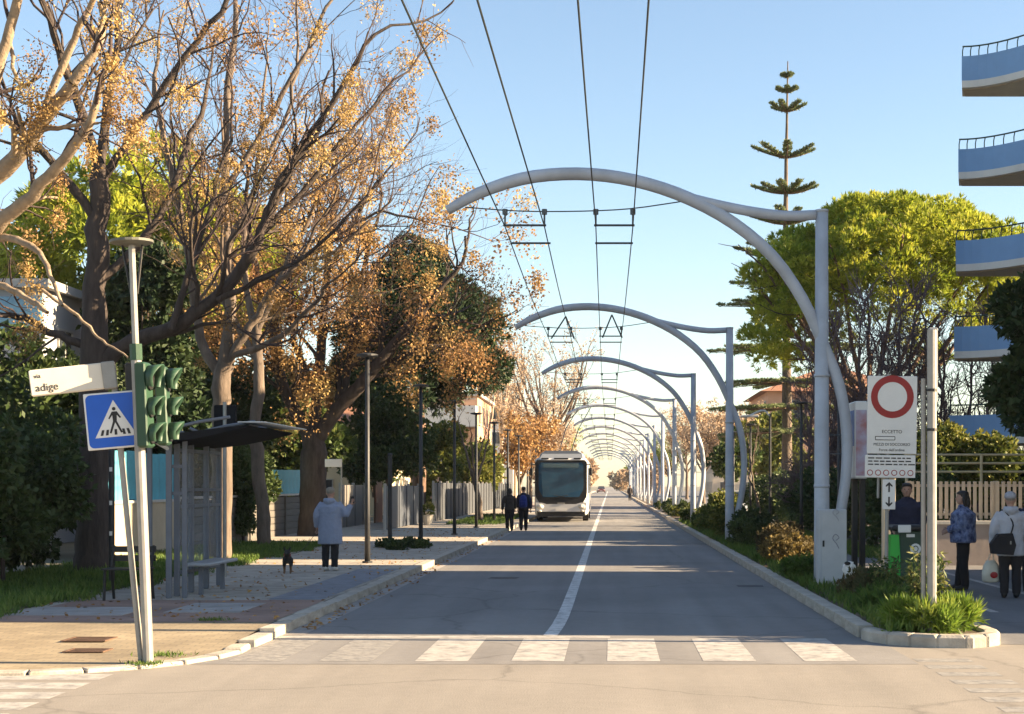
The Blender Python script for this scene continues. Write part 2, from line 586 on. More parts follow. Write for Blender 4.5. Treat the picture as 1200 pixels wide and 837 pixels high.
M_KERB = mat('kerb_concrete', (0.42, 0.38, 0.32), 0.85, 0.2, 4, 0.35, dirt=0.5, bscale=40)
M_SOIL = mat('soil', (0.1, 0.075, 0.05), 0.95, 0.35, 5, 0.6)
M_GROUND = mat('ground', (0.16, 0.15, 0.11), 0.95, 0.25, 0.2, 0.1)
M_WPAINT = paint_mat('white_road_paint', (0.42, 0.4, 0.37), 0.44)
M_WPAINT2 = paint_mat('worn_road_paint', (0.33, 0.315, 0.29), 0.5, 9)
M_DARK = mat('dark_iron', (0.03, 0.028, 0.026), 0.6, 0.3, 10, 0.2, metal=0.4)

def sheet(name, pts, z, m, parent=None, kind='structure'):
    b = MB(); b.add([(x, y, z) for x, y in pts], [tuple(range(len(pts)))])
    o = b.build(name, m, parent)
    if kind and parent is None: o['kind'] = kind
    return o

struct(sheet('ground', [(-700, -60), (700, -60), (700, 1400), (-700, 1400)], -0.03, M_GROUND))
cross_road = sheet('cross_street', [(-120, -20), (120, -20), (120, 18.0), (-120, 18.0)], -0.0025, M_ASPH2)
road = sheet('road', [(-4.2, 15.4), (3.1, 15.4), (3.1, 900), (-4.2, 900)], 0.0, M_ASPH)

def stripe(x0, x1, y0, y1, name='crosswalk_stripe', m=None, par=None, z=0.0018, sk=0.0):
    b = MB(); b.add([(x0, y0, z), (x1, y0, z), (x1 + sk, y1, z), (x0 + sk, y1, z)], [(0, 1, 2, 3)])
    return b.build(name, m or M_WPAINT, par or road)
for i, xc in enumerate((-3.62, -2.7, -1.72, -0.74, 0.24, 1.22, 2.25)):
    w = 0.27
    stripe(xc - w, xc + w, 15.65, 17.95, m=M_WPAINT2 if i in (0, 1) else M_WPAINT)
stripe(-3.9, 0.0, 18.02, 18.26, 'stop_line')
cl_pts = [(18.3, -.715), (18.9, -.69), (19.7, -.665), (21, -.645), (23, -.635), (30, -.63), (60, -.64), (420, -.66)]
b = MB(); b.add([(x + s * .085, y, .0022) for y, x in cl_pts for s in (-1, 1)], [(2 * i, 2 * i + 1, 2 * i + 3, 2 * i + 2) for i in range(len(cl_pts) - 1)])
b.build('centre_line', paint_mat('centre_paint', (0.6, 0.59, 0.57), 0.42), road)
for i in range(5):
    y = 14.6 - i * 0.63
    stripe(-9.5, -4.72, y - 0.42, y, par=cross_road, z=-0.001)
for i in range(7):
    y = 15.9 - i * 0.575
    stripe(3.13, 3.7, y - 0.3, y, 'cycle_crossing_mark', M_WPAINT2, cross_road, z=-0.001)
b = MB().add([(-2.35, 29.4, .004), (-1.8, 29.3, .004), (-1.75, 29.8, .004), (-2.3, 29.85, .004)], [(0, 1, 2, 3)])
b.build('manhole_cover', M_DARK, road)
b = MB().add([(2.25, 27.0, .004), (2.7, 26.98, .004), (2.72, 27.4, .004), (2.25, 27.42, .004)], [(0, 1, 2, 3)])
b.build('asphalt_patch', mat('patch_asphalt', (0.08, 0.08, 0.084), 0.9, 0.2, 8, 0.3), road)

# left pavement: low at the corner, rising to kerb height
def arc(cx, cy, r, a0, a1, n=8):
    return [(cx + r * math.cos(R(a0 + (a1 - a0) * i / n)), cy + r * math.sin(R(a0 + (a1 - a0) * i / n))) for i in range(n + 1)]
def left_h(y):
    return 0.03 + (HL - 0.03) * min(1, max(0, (y - 16.0) / 2.6))
KX = -4.12     # inner edge of the left kerb stones
corner = arc(KX - 1.9, 14.62 + 1.9, 1.9, -90, 0, 8)
def strip_mesh(name, xa, xb, ys, hf, m, kind='structure'):
    b = MB(); vs = []
    for y in ys:
        vs += [(xa(y), y, hf(y)), (xb(y), y, hf(y))]
    b.add(vs, [(2 * i, 2 * i + 1, 2 * i + 3, 2 * i + 2) for i in range(len(ys) - 1)])
    o = b.build(name, m)
    if kind: o['kind'] = kind
    return o
def corner_x(y):
    if y >= 14.62 + 1.9: return KX
    t = max(-1, min(1, (y - (14.62 + 1.9)) / 1.9))
    return KX - 1.9 + 1.9 * math.sqrt(max(0, 1 - t * t))
ysl = [14.62, 14.66, 14.75, 14.9, 15.1, 15.4, 15.8, 16.2, 16.6, 17.2, 17.9, 18.6, 20]
strip_mesh('pavement_corner', lambda y: -30, corner_x, ysl, left_h, M_PAVER)
strip_mesh('pavement', lambda y: -11.0, lambda y: KX, [20, 24, 31, 60, 200, 420], lambda y: HL, M_PATH)
strip_mesh('lawn_ground', lambda y: -60, lambda y: -11.0, [20, 60, 420], lambda y: HL - 0.01, M_GROUND)
pav = struct(sheet('paver_band', [(-7.7, 18.75), (KX - .02, 18.75), (KX - .02, 22.3), (-7.7, 22.3)], HL + 0.004, M_PAVER_R))
struct(sheet('tactile_band', [(-5.0, 22.4), (-4.2, 22.4), (-4.2, 30.5), (-5.0, 30.5)], HL + 0.004, mat('grey_tiles', (0.2, 0.21, 0.235), 0.8, 0.2, 5, 0.2)))
for x, y, w, d in ((-7.0, 20.3, 1.5, 1.3), (-5.35, 20.9, 1.0, 1.6)):
    MB().box((x, y, HL + 0.006), (w, d, 0.008)).build('paving_slab', M_SLAB, pav)
# corner kerb stones + straight kerb stones
def kerb_run(name, x0, y0, y1, h, width, step, par=None, ends=None):
    root = bpy.data.objects.new(name, None); link(root); root['kind'] = 'structure'
    base = MB().box((0, 0, 0), (width, step - 0.014, 1.0), bev=0.02)
    me = base.mesh('kerb_stone', M_KERB)
    y = y0
    while y < y1:
        o = bpy.data.objects.new('kerb_stone', me); link(o); o.parent = root
        hh = h(y) if callable(h) else h
        hh = max(hh, 0.035)
        o.location = (x0 + random.uniform(-.006, .006), y + step / 2, hh / 2 - 0.05 + random.uniform(-.004, .004))
        o.scale = (1, 1, hh + 0.1 + 0.004)
        o.rotation_euler = (random.uniform(-.006, .006), 0, random.uniform(-.008, .008))
        y += step
    return root
kl = kerb_run('left_kerb', -4.02, 17.0, 62, lambda y: left_h(y + .5), 0.2, 1.0)
MB().box((-4.02, 241, 0.035), (0.2, 358, 0.18)).build('far_kerb', M_KERB, kl)
pts = arc(KX - 1.9, 14.62 + 1.9, 2.0, -90, 10, 7)
for i in range(len(pts) - 1):
    (ax, ay), (bx, by) = pts[i], pts[i + 1]
    L = math.hypot(bx - ax, by - ay)
    hq = left_h((ay + by) / 2) + .006
    MB().box(((ax + bx) / 2, (ay + by) / 2, hq / 2 - .025), (L - .006, 0.2, hq + .05), math.atan2(by - ay, bx - ax), bev=0.015).build('kerb_stone', M_KERB, kl)
for i in range(8):
    MB().box((-6.55 - i, 14.55, -0.005), (0.992, 0.2, 0.08), bev=0.012).build('kerb_stone', M_KERB, kl)
MB().add([(-3.92, 18.4, .003), (-3.66, 18.4, .003), (-3.66, 60, .003), (-3.92, 60, .003)], [(0, 1, 2, 3)]).build('gutter', M_SLAB, kl)
# iron gratings in the corner pavement
for px, py, w, d in ((105, 752, 0.46, 0.42), (103, 762, 0.4, 0.3)):
    p = G(px, py, 0.05); h = left_h(p.y) + 0.004
    g = thing('drain_grating', 'larger rusty iron grating set in the corner pavers' if w > .45 else 'smaller iron grating set in the corner pavers', 'grating', (p.x, p.y, h))
    fr = MB(); 
    for sx in (-1, 1): fr.box((p.x + sx * w / 2, p.y, h + .006), (.03, d + .03, .012))
    for sy in (-1, 1): fr.box((p.x, p.y + sy * d / 2, h + .0055), (w - .03, .03, .011))
    fr.build('frame', mat('rust', (0.12, 0.07, 0.045), 0.85, 0.3, 12, 0.3), g)
    MB().box((p.x, p.y, h + .001), (w - .03, d - .03, .002)).build('pit', M_DARK, g)
    for k in range(8):
        MB().box((p.x, p.y - d / 2 + (k + .7) * d / 8.4, h + .005), (w - .035, d / 18, .006)).build('bar', MATS['rust'], g)

# right island
IX0, IX1, IY0 = 2.92, 4.3, 16.85
isl = [(IX0 + .2, 420)] + [(IX0 + .2, 18.2)] + arc(IX0 + 1.0, 17.9, 0.8, 180, 270, 6) + [(IX1 - .5, 17.1)] + arc(IX1 - .55, 17.6, .5, -90, 0, 5) + [(IX1 - .05, 420)]
b = MB(); b.add([(x, y, 0.11) for x, y in isl], [tuple(range(len(isl)))])
struct(b.build('planting_island', M_SOIL))
kr = kerb_run('right_kerb', 3.02, 18.1, 62, 0.14, 0.2, 0.98)
MB().box((3.02, 241, 0.045), (0.2, 358, 0.19)).build('far_kerb', M_KERB, kr)
pts = arc(IX0 + 1.0, 17.9, 0.9, 180, 270, 5) + [(4.0, 17.0)]
pts = [(x, y) for x, y in pts] + arc(IX1 - .5, 17.55, .55, -80, 0, 3) + [(IX1 + .05, 19.0), (IX1 + .05, 20), (IX1 + .05, 21), (IX1 + .05, 22)]
for i in range(len(pts) - 1):
    (ax, ay), (bx, by) = pts[i], pts[i + 1]
    L = math.hypot(bx - ax, by - ay)
    MB().box(((ax + bx) / 2, (ay + by) / 2, 0.045 + random.uniform(-.004, .004)), (L + .03, 0.2, 0.19), math.atan2(by - ay, bx - ax), bev=0.03).build('kerb_stone', M_KERB, kr)
# right pavement with its cycle lane lines
b = MB()
ysr = [17.3, 18.3, 40, 120, 420]
hs = [0.0, HR, HR, HR, HR]
vs = []
for y, h in zip(ysr, hs): vs += [(IX1 - .04, y, h), (30, y, h)]
b.add(vs, [(2 * i, 2 * i + 1, 2 * i + 3, 2 * i + 2) for i in range(4)])
rpav = struct(b.build('right_pavement', M_ASPH3))
stripe(6.54, 6.66, 18.6, 120, 'cycle_lane_line', M_WPAINT, rpav, HR + .004)
for k in range(12):
    stripe(5.18, 5.3, 20.9 + k * 4.2, 22.4 + k * 4.2, 'cycle_lane_dash', M_WPAINT, rpav, HR + .004)

# ================================================================ grass and ground cover
L_GRASS = leaf_mat('grass_blades', [(0.05, 0.095, 0.018), (0.1, 0.17, 0.03), (0.18, 0.23, 0.05)], 0.6, 0.35)
L_WEED = leaf_mat('weed_leaves', [(0.03, 0.06, 0.02), (0.08, 0.12, 0.03), (0.2, 0.2, 0.06)], 0.6, 0.3)
def grass(name, label, x0, x1, y0, y1, n, h, z=0.0, edge=None, m=None, group=None, mask=None):
    P = np.stack([NPR.uniform(x0, x1, n), NPR.uniform(y0, y1, n), np.full(n, z)], 1)
    cl = np.sin(P[:, 0] * 3.1 + np.sin(P[:, 1] * 1.7) * 2) * np.cos(P[:, 1] * 2.3 + P[:, 0])
    keep = NPR.uniform(-1.4, 1.0, n) < cl
    if mask is not None: keep &= mask(P)
    P = P[keep]; cl = cl[keep]
    V, Fq, t = leaf_arrays(P, np.tile([0, 0, 1.0], (len(P), 1)), 3, h, h * 0.085, 0.42, np.clip(0.45 + cl * .25 + NPR.normal(0, .18, len(P)), 0, 1), jit=0.03)
    V[:, 2] = np.maximum(V[:, 2], z)
    o = np_obj(name, V, Fq, m or L_GRASS, tone=t)
    stuff(tag(o, label, 'grass', group))
    return o
def edge_mask(P):
    return P[:, 0] < -7.75 - 0.22 * np.sin(P[:, 1] * 1.9) - 0.12 * np.sin(P[:, 1] * 5.3)
lg = struct(sheet('verge', [(-11.0, 18.8), (-7.9, 18.8), (-7.9, 43), (-11.0, 43)], HL + 0.008, mat('verge_soil', (0.07, 0.075, 0.03), 0.95, 0.3, 4, 0.4)))
grass('grass', 'green grass verge under the bare trees by the shelter', -11, -7.5, 18.9, 43, 26000, 0.13, HL, mask=edge_mask)
grass('grass', 'sparse grass along the kerbed planting island', 3.15, 4.2, 17.3, 70, 9000, 0.16, 0.11)
grass('grass', 'lit grass patch by the slim trees beyond the lamps', -6.9, -4.6, 64, 84, 5000, 0.14, HL)
grass('grass', 'grass under the evergreen hedge by the right pavement', 5.9, 6.9, 36, 60, 6000, 0.16, HR)
# ================================================================ arched poles and trolley wires
M_ARCH = mat('arch_paint', (0.43, 0.46, 0.51), 0.5, 0.1, 2.5, 0.06, dirt=0.3, spec=0.5)
M_WIRE = mat('copper_wire', (0.05, 0.055, 0.05), 0.5, 0.2, 10, 0, metal=0.5)
M_INS = mat('insulator', (0.07, 0.08, 0.085), 0.4, 0.2, 10, 0)
S1 = 70.0
Y1 = F / S1
def A1(px, py): return Vector(((px - VX) / S1, Y1, CAM_H - (py - VY) / S1))
WX = (-1.76, -1.1, -0.24, 0.38)
WZ = 6.12
AX = (963 - VX) / S1          # the post's place across the road
def make_arch():
    r = thing('arch_pole', '', 'arch pole', (AX, Y1, 0.11))
    b = MB()
    b.tube([(AX, Y1, 0.0), (AX, Y1, 1.0), (AX, Y1, 6.38)], [0.135, 0.13, 0.105], 14)
    b.tube([(AX, Y1, 6.36), (AX, Y1, 6.4)], [0.112, 0.112], 14)
    b.build('post', M_ARCH, r, True)
    bp0 = MB().tube([(AX, Y1, 0.08), (AX, Y1, 0.13)], [0.22, 0.22], 14).build('base_plate', M_ARCH, r)
    for k in range(6): MB().cyl((AX + .18 * math.cos(k), Y1 + .18 * math.sin(k), .12), (AX + .18 * math.cos(k), Y1 + .18 * math.sin(k), .17), .018, 6).build('bolt', M_INS, bp0)
    for z in (1.75, 3.6): MB().tube([(AX, Y1, z), (AX, Y1, z + .05)], [.136, .134], 14).build('weld_collar', M_ARCH, r, True)
    pts = [A1(*p) for p in ((524, 247), (560, 227), (610, 210), (660, 204), (710, 206), (760, 216), (810, 234), (860, 262), (905, 300), (940, 350), (964, 402), (983, 450), (992, 505), (991, 560), (982, 615), (966, 672))]
    b = MB(); b.tube(pts, [0.08, 0.1, 0.109, 0.109, 0.109, 0.108, 0.11, 0.105, 0.1, 0.1, 0.095, 0.095, 0.095, 0.09, 0.09, 0.09], 12, n=46)
    b.build('arch', M_ARCH, r, True)
    pts = [A1(*p) for p in ((956, 252), (920, 253), (880, 248), (840, 240), (800, 230), (775, 222))]
    MB().tube(pts, 0.085, 10, n=16).build('tie_beam', M_ARCH, r, True)
    for py in (510, 532):
        MB().tube([A1(957, py), A1(992, py)], 0.012, 6).build('clamp_band', M_INS, r)
    # the suspension under the arch
    sp = [A1(545, 243), A1(600, 247), A1(645, 248), A1(700, 247), A1(745, 244), A1(800, 236)]
    MB().tube(sp, 0.011, 5, n=14).build('span_wire', M_WIRE, r)
    for k, x in enumerate(WX):
        z = 6.38
        h = MB(); h.cyl((x, Y1, z + .03), (x, Y1, z - .06), 0.045, 8); h.cyl((x, Y1, z - .06), (x, Y1, WZ), 0.016, 6)
        h.build('hanger', M_INS, r)
    for a, c in ((0, 1), (2, 3)):
        for dy in (0.0, 1.9):
            MB().cyl((WX[a] - .03, Y1 + dy, WZ + .02), (WX[c] + .03, Y1 + dy, WZ + .02), 0.02, 6).build('spreader_bar', M_INS, r)
    return r
a0 = make_arch()
ARY = [Y1] + [Y1 + .6 + 18.6 * i for i in range(1, 14)]
LA = 'white tubular arch pole bending over the road with trolley wires'
a0['label'] = 'white arch pole over the road with the grey cabinet against its foot'
for i in range(1, 14):
    dx = -0.05 * min(i, 2) + (0.06 * (i - 2) * 0.0)
    ar_ = dup(a0, (AX + dx, ARY[i], 0.11), LA if i > 1 else 'white arch pole over the road between the dark bush and the yellow-green bush', 'arch poles along the planting island')
    if i == 1: arch2 = ar_
# contact wires hang from arch to arch
for k in range(4):
    pts = []
    X0 = (-1.96, -1.3, -0.38, 0.24)[k]
    for y in np.linspace(-14, Y1, 9): pts.append((X0 + (WX[k] - X0) * (y + 14) / (Y1 + 14) * 1.0, y, WZ - 0.10 * math.sin(math.pi * (y + 14) / (Y1 + 14)) ))
    for i in range(13):
        for t in np.linspace(0, 1, 6)[1:]:
            pts.append((WX[k] - 0.05 * min(i + t, 2), ARY[i] + t * 18.6, WZ - 0.08 * math.sin(math.pi * t)))
    o = MB().tube(pts, 0.0105, 5).build('trolley_wire', M_WIRE)
    tag(o, ('trolley wire farthest from the arch posts, hung over the bus lane', 'second trolley wire counted from the free arch tips', 'third trolley wire counted from the free arch tips', 'trolley wire closest to the arch posts')[k], 'wire', 'trolley wires')
# suspension yoke seen under the second arch
yk = ARY[1]
for (ax, ay), ends in (((663, 371), ((646, 397), (673, 397))), ((717, 369), ((706, 396), (729, 396)))):
    for e in ends: MB().tube([AT(ax, ay, yk), AT(*e, yk)], .022, 6).build('suspension_wire', M_INS, arch2)

# ================================================================ buildings
M_WHITEW = mat('white_render', (0.62, 0.6, 0.57), 0.85, 0.08, 0.8, 0.1, dirt=0.15)
M_CREAMW = mat('cream_render', (0.62, 0.52, 0.36), 0.85, 0.08, 0.8, 0.1, dirt=0.15)
M_BEIGEW = mat('beige_render', (0.5, 0.42, 0.33), 0.85, 0.1, 0.7, 0.1, dirt=0.2)
M_PINKW = mat('pink_render', (0.5, 0.3, 0.2), 0.85, 0.1, 0.7, 0.1, dirt=0.2)
M_BLUEB = mat('blue_balcony', (0.17, 0.31, 0.53), 0.6, 0.05, 1.0, 0.03)
M_FRAME = mat('window_frame', (0.4, 0.38, 0.35), 0.5, 0.1, 5, 0)
M_SHUT = mat('shutter', (0.26, 0.2, 0.15), 0.7, 0.15, 20, 0.1)
M_ROOFT = mat('roof_tiles', (0.3, 0.15, 0.09), 0.85, 0.25, 6, 0.4)
M_ROOFF = mat('roof_slab', (0.4, 0.39, 0.37), 0.85, 0.12, 1, 0.2)
G_WIN = glass_mat('window_glass', (0.035, 0.045, 0.055))
M_RAIL = mat('green_rail', (0.03, 0.06, 0.045), 0.5, 0.2, 5, 0)
_win = {}
def win_mesh(w, h):
    k = (round(w, 2), round(h, 2))
    if k not in _win:
        f = MB()
        for s in (-1, 1): f.box((s * (w / 2 + .03), -0.03, 0), (.06, .06, h + .12))
        for s in (-1, 1): f.box((0, -0.028, s * (h / 2 + .03)), (w, .056, .06))
        f.box((0, -0.02, 0), (.05, .04, h)); f.box((0, -0.06, -h / 2 - .09), (w + .3, .12, .05))
        p = MB().box((0, -0.006, 0), (w, .008, h))
        _win[k] = (f.mesh('window', M_FRAME), p.mesh('pane', G_WIN))
    return _win[k]
def window(parent, x, y, z, w, h, rz):
    fm, pm = win_mesh(w, h)
    f = bpy.data.objects.new('window', fm); link(f); f.parent = parent
    f.location = Vector((x, y, z)) - base_of(parent); f.rotation_euler = (0, 0, rz)
    p = bpy.data.objects.new('pane', pm); link(p); p.parent = f
def building(name, label, x0, x1, y0, y1, h, floors, m, faces='WS', roof='flat', wstep=2.8, win=(1.1, 1.4), gh=0.0, balc=False):
    r = thing(name, label, 'building', ((x0 + x1) / 2, (y0 + y1) / 2, 0))
    MB().box(((x0 + x1) / 2, (y0 + y1) / 2, h / 2 - .2), (x1 - x0, y1 - y0, h + .4)).build('wall', m, r)
    if roof == 'flat':
        MB().box(((x0 + x1) / 2, (y0 + y1) / 2, h + .12), (x1 - x0 + .5, y1 - y0 + .5, .24)).build('roof', M_ROOFF, r)
    else:
        b = MB(); o = .6; hx = (x1 - x0) / 2 + o; hy = (y1 - y0) / 2 + o; cx, cy = (x0 + x1) / 2, (y0 + y1) / 2; e = min(hx, hy)
        rx = max(hx - e, 0.01); ry = max(hy - e, 0.01)
        vs = [(cx - hx, cy - hy, h), (cx + hx, cy - hy, h), (cx + hx, cy + hy, h), (cx - hx, cy + hy, h), (cx - rx, cy - ry, h + e * .4), (cx + rx, cy - ry, h + e * .4), (cx + rx, cy + ry, h + e * .4), (cx - rx, cy + ry, h + e * .4)]
        b.add(vs, [(0, 1, 5, 4), (1, 2, 6, 5), (2, 3, 7, 6), (3, 0, 4, 7), (4, 5, 6, 7), (3, 2, 1, 0)])
        rf = b.build('roof', M_ROOFT, r)
        MB().box((cx + rx * .6, cy, h + e * .4 + .2), (.6, .6, 1.2)).build('chimney', m, rf)
    fh = h / floors
    for k in range(floors):
        z = fh * k + fh * .52
        MBs = []
        if 'W' in faces:
            n = max(1, int((y1 - y0 - 1) / wstep))
            for i in range(n): window(r, x0, y0 + (i + .5) * (y1 - y0) / n, z, *win, -math.pi / 2)
        if 'E' in faces:
            n = max(1, int((y1 - y0 - 1) / wstep))
            for i in range(n): window(r, x1, y0 + (i + .5) * (y1 - y0) / n, z, *win, math.pi / 2)
        if 'S' in faces:
            n = max(1, int((x1 - x0 - 1) / wstep))
            for i in range(n): window(r, x0 + (i + .5) * (x1 - x0) / n, y0, z, *win, 0)
        if balc and k > 0:
            for yy in np.arange(y0 + 2, y1 - 1, 4.5):
                s = MB().box((x0 - .6, yy, fh * k + .1), (1.2, 3.0, .16)).build('balcony', M_ROOFF, r)
                MB().box((x0 - 1.17, yy, fh * k + .65), (.06, 2.9, .9)).build('parapet', m, s)
    return r
# unseen blocks added right of the pavement, gapped to band the road with shade
building('apartment_building', 'unseen cream apartment block added beyond the bin to shade the road', 11.0, 18, 17.75, 30.9, 12.6, 4, M_CREAMW, 'WS', balc=True)
building('apartment_building', 'unseen beige apartment block added by the pavement wall to shade the road', 13.2, 20, 33.4, 44.3, 12.6, 4, M_BEIGEW, 'WS', balc=True)
# balcony tower: blue curved balconies
tw = thing('apartment_tower', 'apartment tower with blue curved balconies and green railings', 'building', (18, 53, 0))
MB().poly([(16.2, 51.5), (26, 51.5), (26, 58.2), (16.2, 58.2)], -.2, 19.8).build('wall', M_WHITEW, tw)
MB().poly([(18.8, 48.0), (26, 48.0), (26, 51.49), (18.8, 51.49)], -.2, 14.4).build('shade_wing', M_WHITEW, tw)  # unseen wing added to shade the road and the forked tree's trunk
MB().poly([(15.9, 51.2), (26.3, 51.2), (26.3, 58.5), (15.9, 58.5)], 19.8, 20.1).build('roof', M_ROOFF, tw)
for k in range(6):
    z = 2.95 + 3.15 * k
    window(tw, 16.2, 54.5, z + 1.4, 1.6, 1.5, -math.pi / 2)
    for x in (20.2, 22.4, 24.6): window(tw, x, 48.0 if k < 4 else 51.5, z + 1.4, 1.5, 1.6, 0)
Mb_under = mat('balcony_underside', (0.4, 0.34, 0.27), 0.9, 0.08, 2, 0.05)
for k, (py0, py1, pxl) in enumerate(((487, 509, 1112), (383, 420, 1118), (282, 318, 1120), (175, 210, 1123), (66, 103, 1127))):
    Yb = 53.0
    s = F / Yb
    zt = CAM_H - (py0 - VY) / s; zb = CAM_H - (py1 - VY) / s
    if k == 0: zb = zt - 1.0
    xl = (pxl - VX) / s
    # plan: the left end, then a wave-shaped front running towards us
    n = 24
    front = []
    for i in range(n + 1):
        t = i / n
        front.append((xl + t * 6.4, 53.0 - 4.2 * (1 - math.cos(min(1, t * 3.05 / 1.6) * math.pi / 2))))
    back = [(xl + 6.4, 52.6), (xl + 2.6, 54.2), (xl * 54.3 / 53, 54.2)]
    plan = front + back
    bal = MB(); 
    inner = [(x + .06, y + .12) for x, y in front]
    vs = []
    for (x, y) in front: vs += [(x, y, zb + .24), (x, y, zt)]
    for (x, y) in inner: vs += [(x, y, zb + .24), (x, y, zt)]
    fs = []
    m2 = 2 * (n + 1)
    for i in range(n):
        fs += [(2 * i, 2 * i + 2, 2 * i + 3, 2 * i + 1), (m2 + 2 * i + 2, m2 + 2 * i, m2 + 2 * i + 1, m2 + 2 * i + 3), (2 * i + 1, 2 * i + 3, m2 + 2 * i + 3, m2 + 2 * i + 1)]
    bal.add(vs, fs)
    # the straight left side
    bal.add([(xl, 53.0, zb + .24), (xl * 54.3 / 53, 54.2, zb + .24), (xl * 54.3 / 53, 54.2, zt), (xl, 53.0, zt)], [(3, 2, 1, 0)])
    bo = bal.build('balcony_front', M_BLUEB, tw)
    # slab: wedge-shaped below, deeper near the wall
    MB().poly([(x, y - .03) for x, y in front] + back, zb, zb + .238).build('balcony_slab', M_WHITEW, bo)
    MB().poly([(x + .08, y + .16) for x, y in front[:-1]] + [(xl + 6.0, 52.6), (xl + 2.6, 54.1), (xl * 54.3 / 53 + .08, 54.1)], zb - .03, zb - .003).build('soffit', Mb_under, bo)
    rl = MB()
    path = [(x + .05, y + .1, zt + .36) for x, y in front]
    rl.tube(path, 0.028, 6)
    for i in range(0, n + 1, 1):
        x, y = front[i]
        rl.tube([(x + .05, y + .1, zt - .1), (x + .05, y + .1, zt + .2), (x + .09, y + .14, zt + .36)], 0.02, 5)
    rl.build('railing', M_RAIL, bo)

# left side and far buildings
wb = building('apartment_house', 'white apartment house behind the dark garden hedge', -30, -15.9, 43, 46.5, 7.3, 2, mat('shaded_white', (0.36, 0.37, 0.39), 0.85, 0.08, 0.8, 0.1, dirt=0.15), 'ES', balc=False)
p = AT(35, 528, 43)
bb = MB().box((-17.3, 42.4, 2.75), (4.6, 1.2, .3)).build('balcony', M_CREAMW, wb)
MB().box((-17.3, 41.85, 3.3), (4.6, .08, .7)).build('parapet', M_CREAMW, bb)
MB().box((-18.4, 42.93, 6.6), (5, .1, .9)).build('glazed_front', glass_mat('blue_glass', (0.1, 0.24, 0.36), 0.1), wb)
building('garden_house', 'bright cream garden house behind the white gate panels', -19, -12.5, 84, 96, 5.2, 2, M_CREAMW, 'ES', 'hip')
th = building('terrace_house', 'pale house with a roof terrace beyond the green shrubs', -19, -10.2, 118, 132, 8.6, 3, M_PINKW, 'ES')
ter = MB().box((-14.6, 117.2, 7.0), (8.8, 1.6, 1.6)).build('terrace', M_WHITEW, th)
MB().box((-14.6, 116.5, 8.3), (8.8, .06, .06)).box((-14.6, 116.5, 8.8), (8.8, .06, .06)).build('terrace_rail', M_FRAME, ter)
building('brick_house', 'orange house glimpsed behind the tall layered conifer', 11.5, 22, 112, 126, 8.6, 3, M_PINKW, 'WS', 'hip')
building('apartment_building', 'far white block at the end of the street on the left', -24, -12, 190, 210, 12, 4, M_WHITEW, 'ES')
building('apartment_building', 'far pale yellow block behind the bare poplars', -30, -15, 150, 172, 11, 4, M_CREAMW, 'ES')
building('apartment_building', 'far grey block on the right near the end of the street', 14, 30, 210, 235, 11, 4, M_BEIGEW, 'WS')

# ================================================================ garden walls and fences, left
M_GWALL = mat('grey_planks', (0.13, 0.122, 0.11), 0.85, 0.14, 2.5, 0.3, dirt=0.3, stretch=(1, .3, 4))
M_BWALL = mat('beige_wall', (0.5, 0.42, 0.3), 0.85, 0.1, 1.5, 0.2, dirt=0.25)
M_COPE = mat('coping', (0.5, 0.48, 0.44), 0.8, 0.1, 4, 0.1)
M_BLUEP = mat('blue_screen_sheet', (0.1, 0.36, 0.46), 0.35, 0.12, 3, 0.05)
M_GPAN = mat('grey_fence_panel', (0.06, 0.07, 0.09), 0.55, 0.08, 2, 0.05, dirt=0.12)
M_WPAN = mat('white_fence_panel', (0.17, 0.16, 0.145), 0.6, 0.06, 2, 0.05, dirt=0.2)
gw = thing('garden_wall', 'low grey plank-cast garden wall behind the grass verge', 'wall', (-10.9, 48, 0))
nb = 6
me_pl = MB().box((0, 0, 0), (.16, 2.46, .205), bev=.012).mesh('plank', M_GWALL)
y = 38.6
while y < 56:
    for k in range(nb):
        o = bpy.data.objects.new('plank', me_pl); link(o); o.parent = gw
        o.location = Vector((-10.9 + random.uniform(-.008, .008), y + 1.25, .21 + k * .215)) - gw.location
    MB().box((-10.88, y, .72), (.22, .12, 1.42)).build('pier', M_GWALL, gw)
    y += 2.5
MB().box((-10.9, 47.3, 1.46), (.26, 17.6, .06)).build('coping', M_COPE, gw)
bw = thing('garden_wall', 'plain beige garden wall behind the shelter with blue sheets above', 'wall', (-10.9, 33, 0))
MB().box((-10.9, 35.8, .68), (.2, 5.4, 1.4)).build('wall', M_BWALL, bw)
MB().box((-10.9, 35.8, 1.41), (.28, 5.4, .06)).build('coping', M_COPE, bw)
def sheets(parent, ys, z0, z1, step=0.62):
    me = None
    for y in np.arange(ys[0], ys[1], step):
        b = MB()
        n = 7
        ring = []
        vs = []
        for i in range(n):
            yy = -step / 2 + .01 + (step - .02) * i / (n - 1); xx = 0.025 * math.cos(i * math.pi)
            vs += [(xx, yy, 0), (xx, yy, z1 - z0)]
        b.add(vs, [(2 * i, 2 * i + 2, 2 * i + 3, 2 * i + 1) for i in range(n - 1)])
        if me is None: me = b.mesh('sheet', M_BLUEP)
        o = bpy.data.objects.new('sheet', me); link(o); o.parent = parent
        o.location = Vector((-10.9, y, z0 + random.uniform(-.02, .02))) - base_of(parent)
sheets(bw, (33.0, 38.4), 1.44, 2.55)
sheets(gw, (45.5, 54.5), 1.49, 2.3)
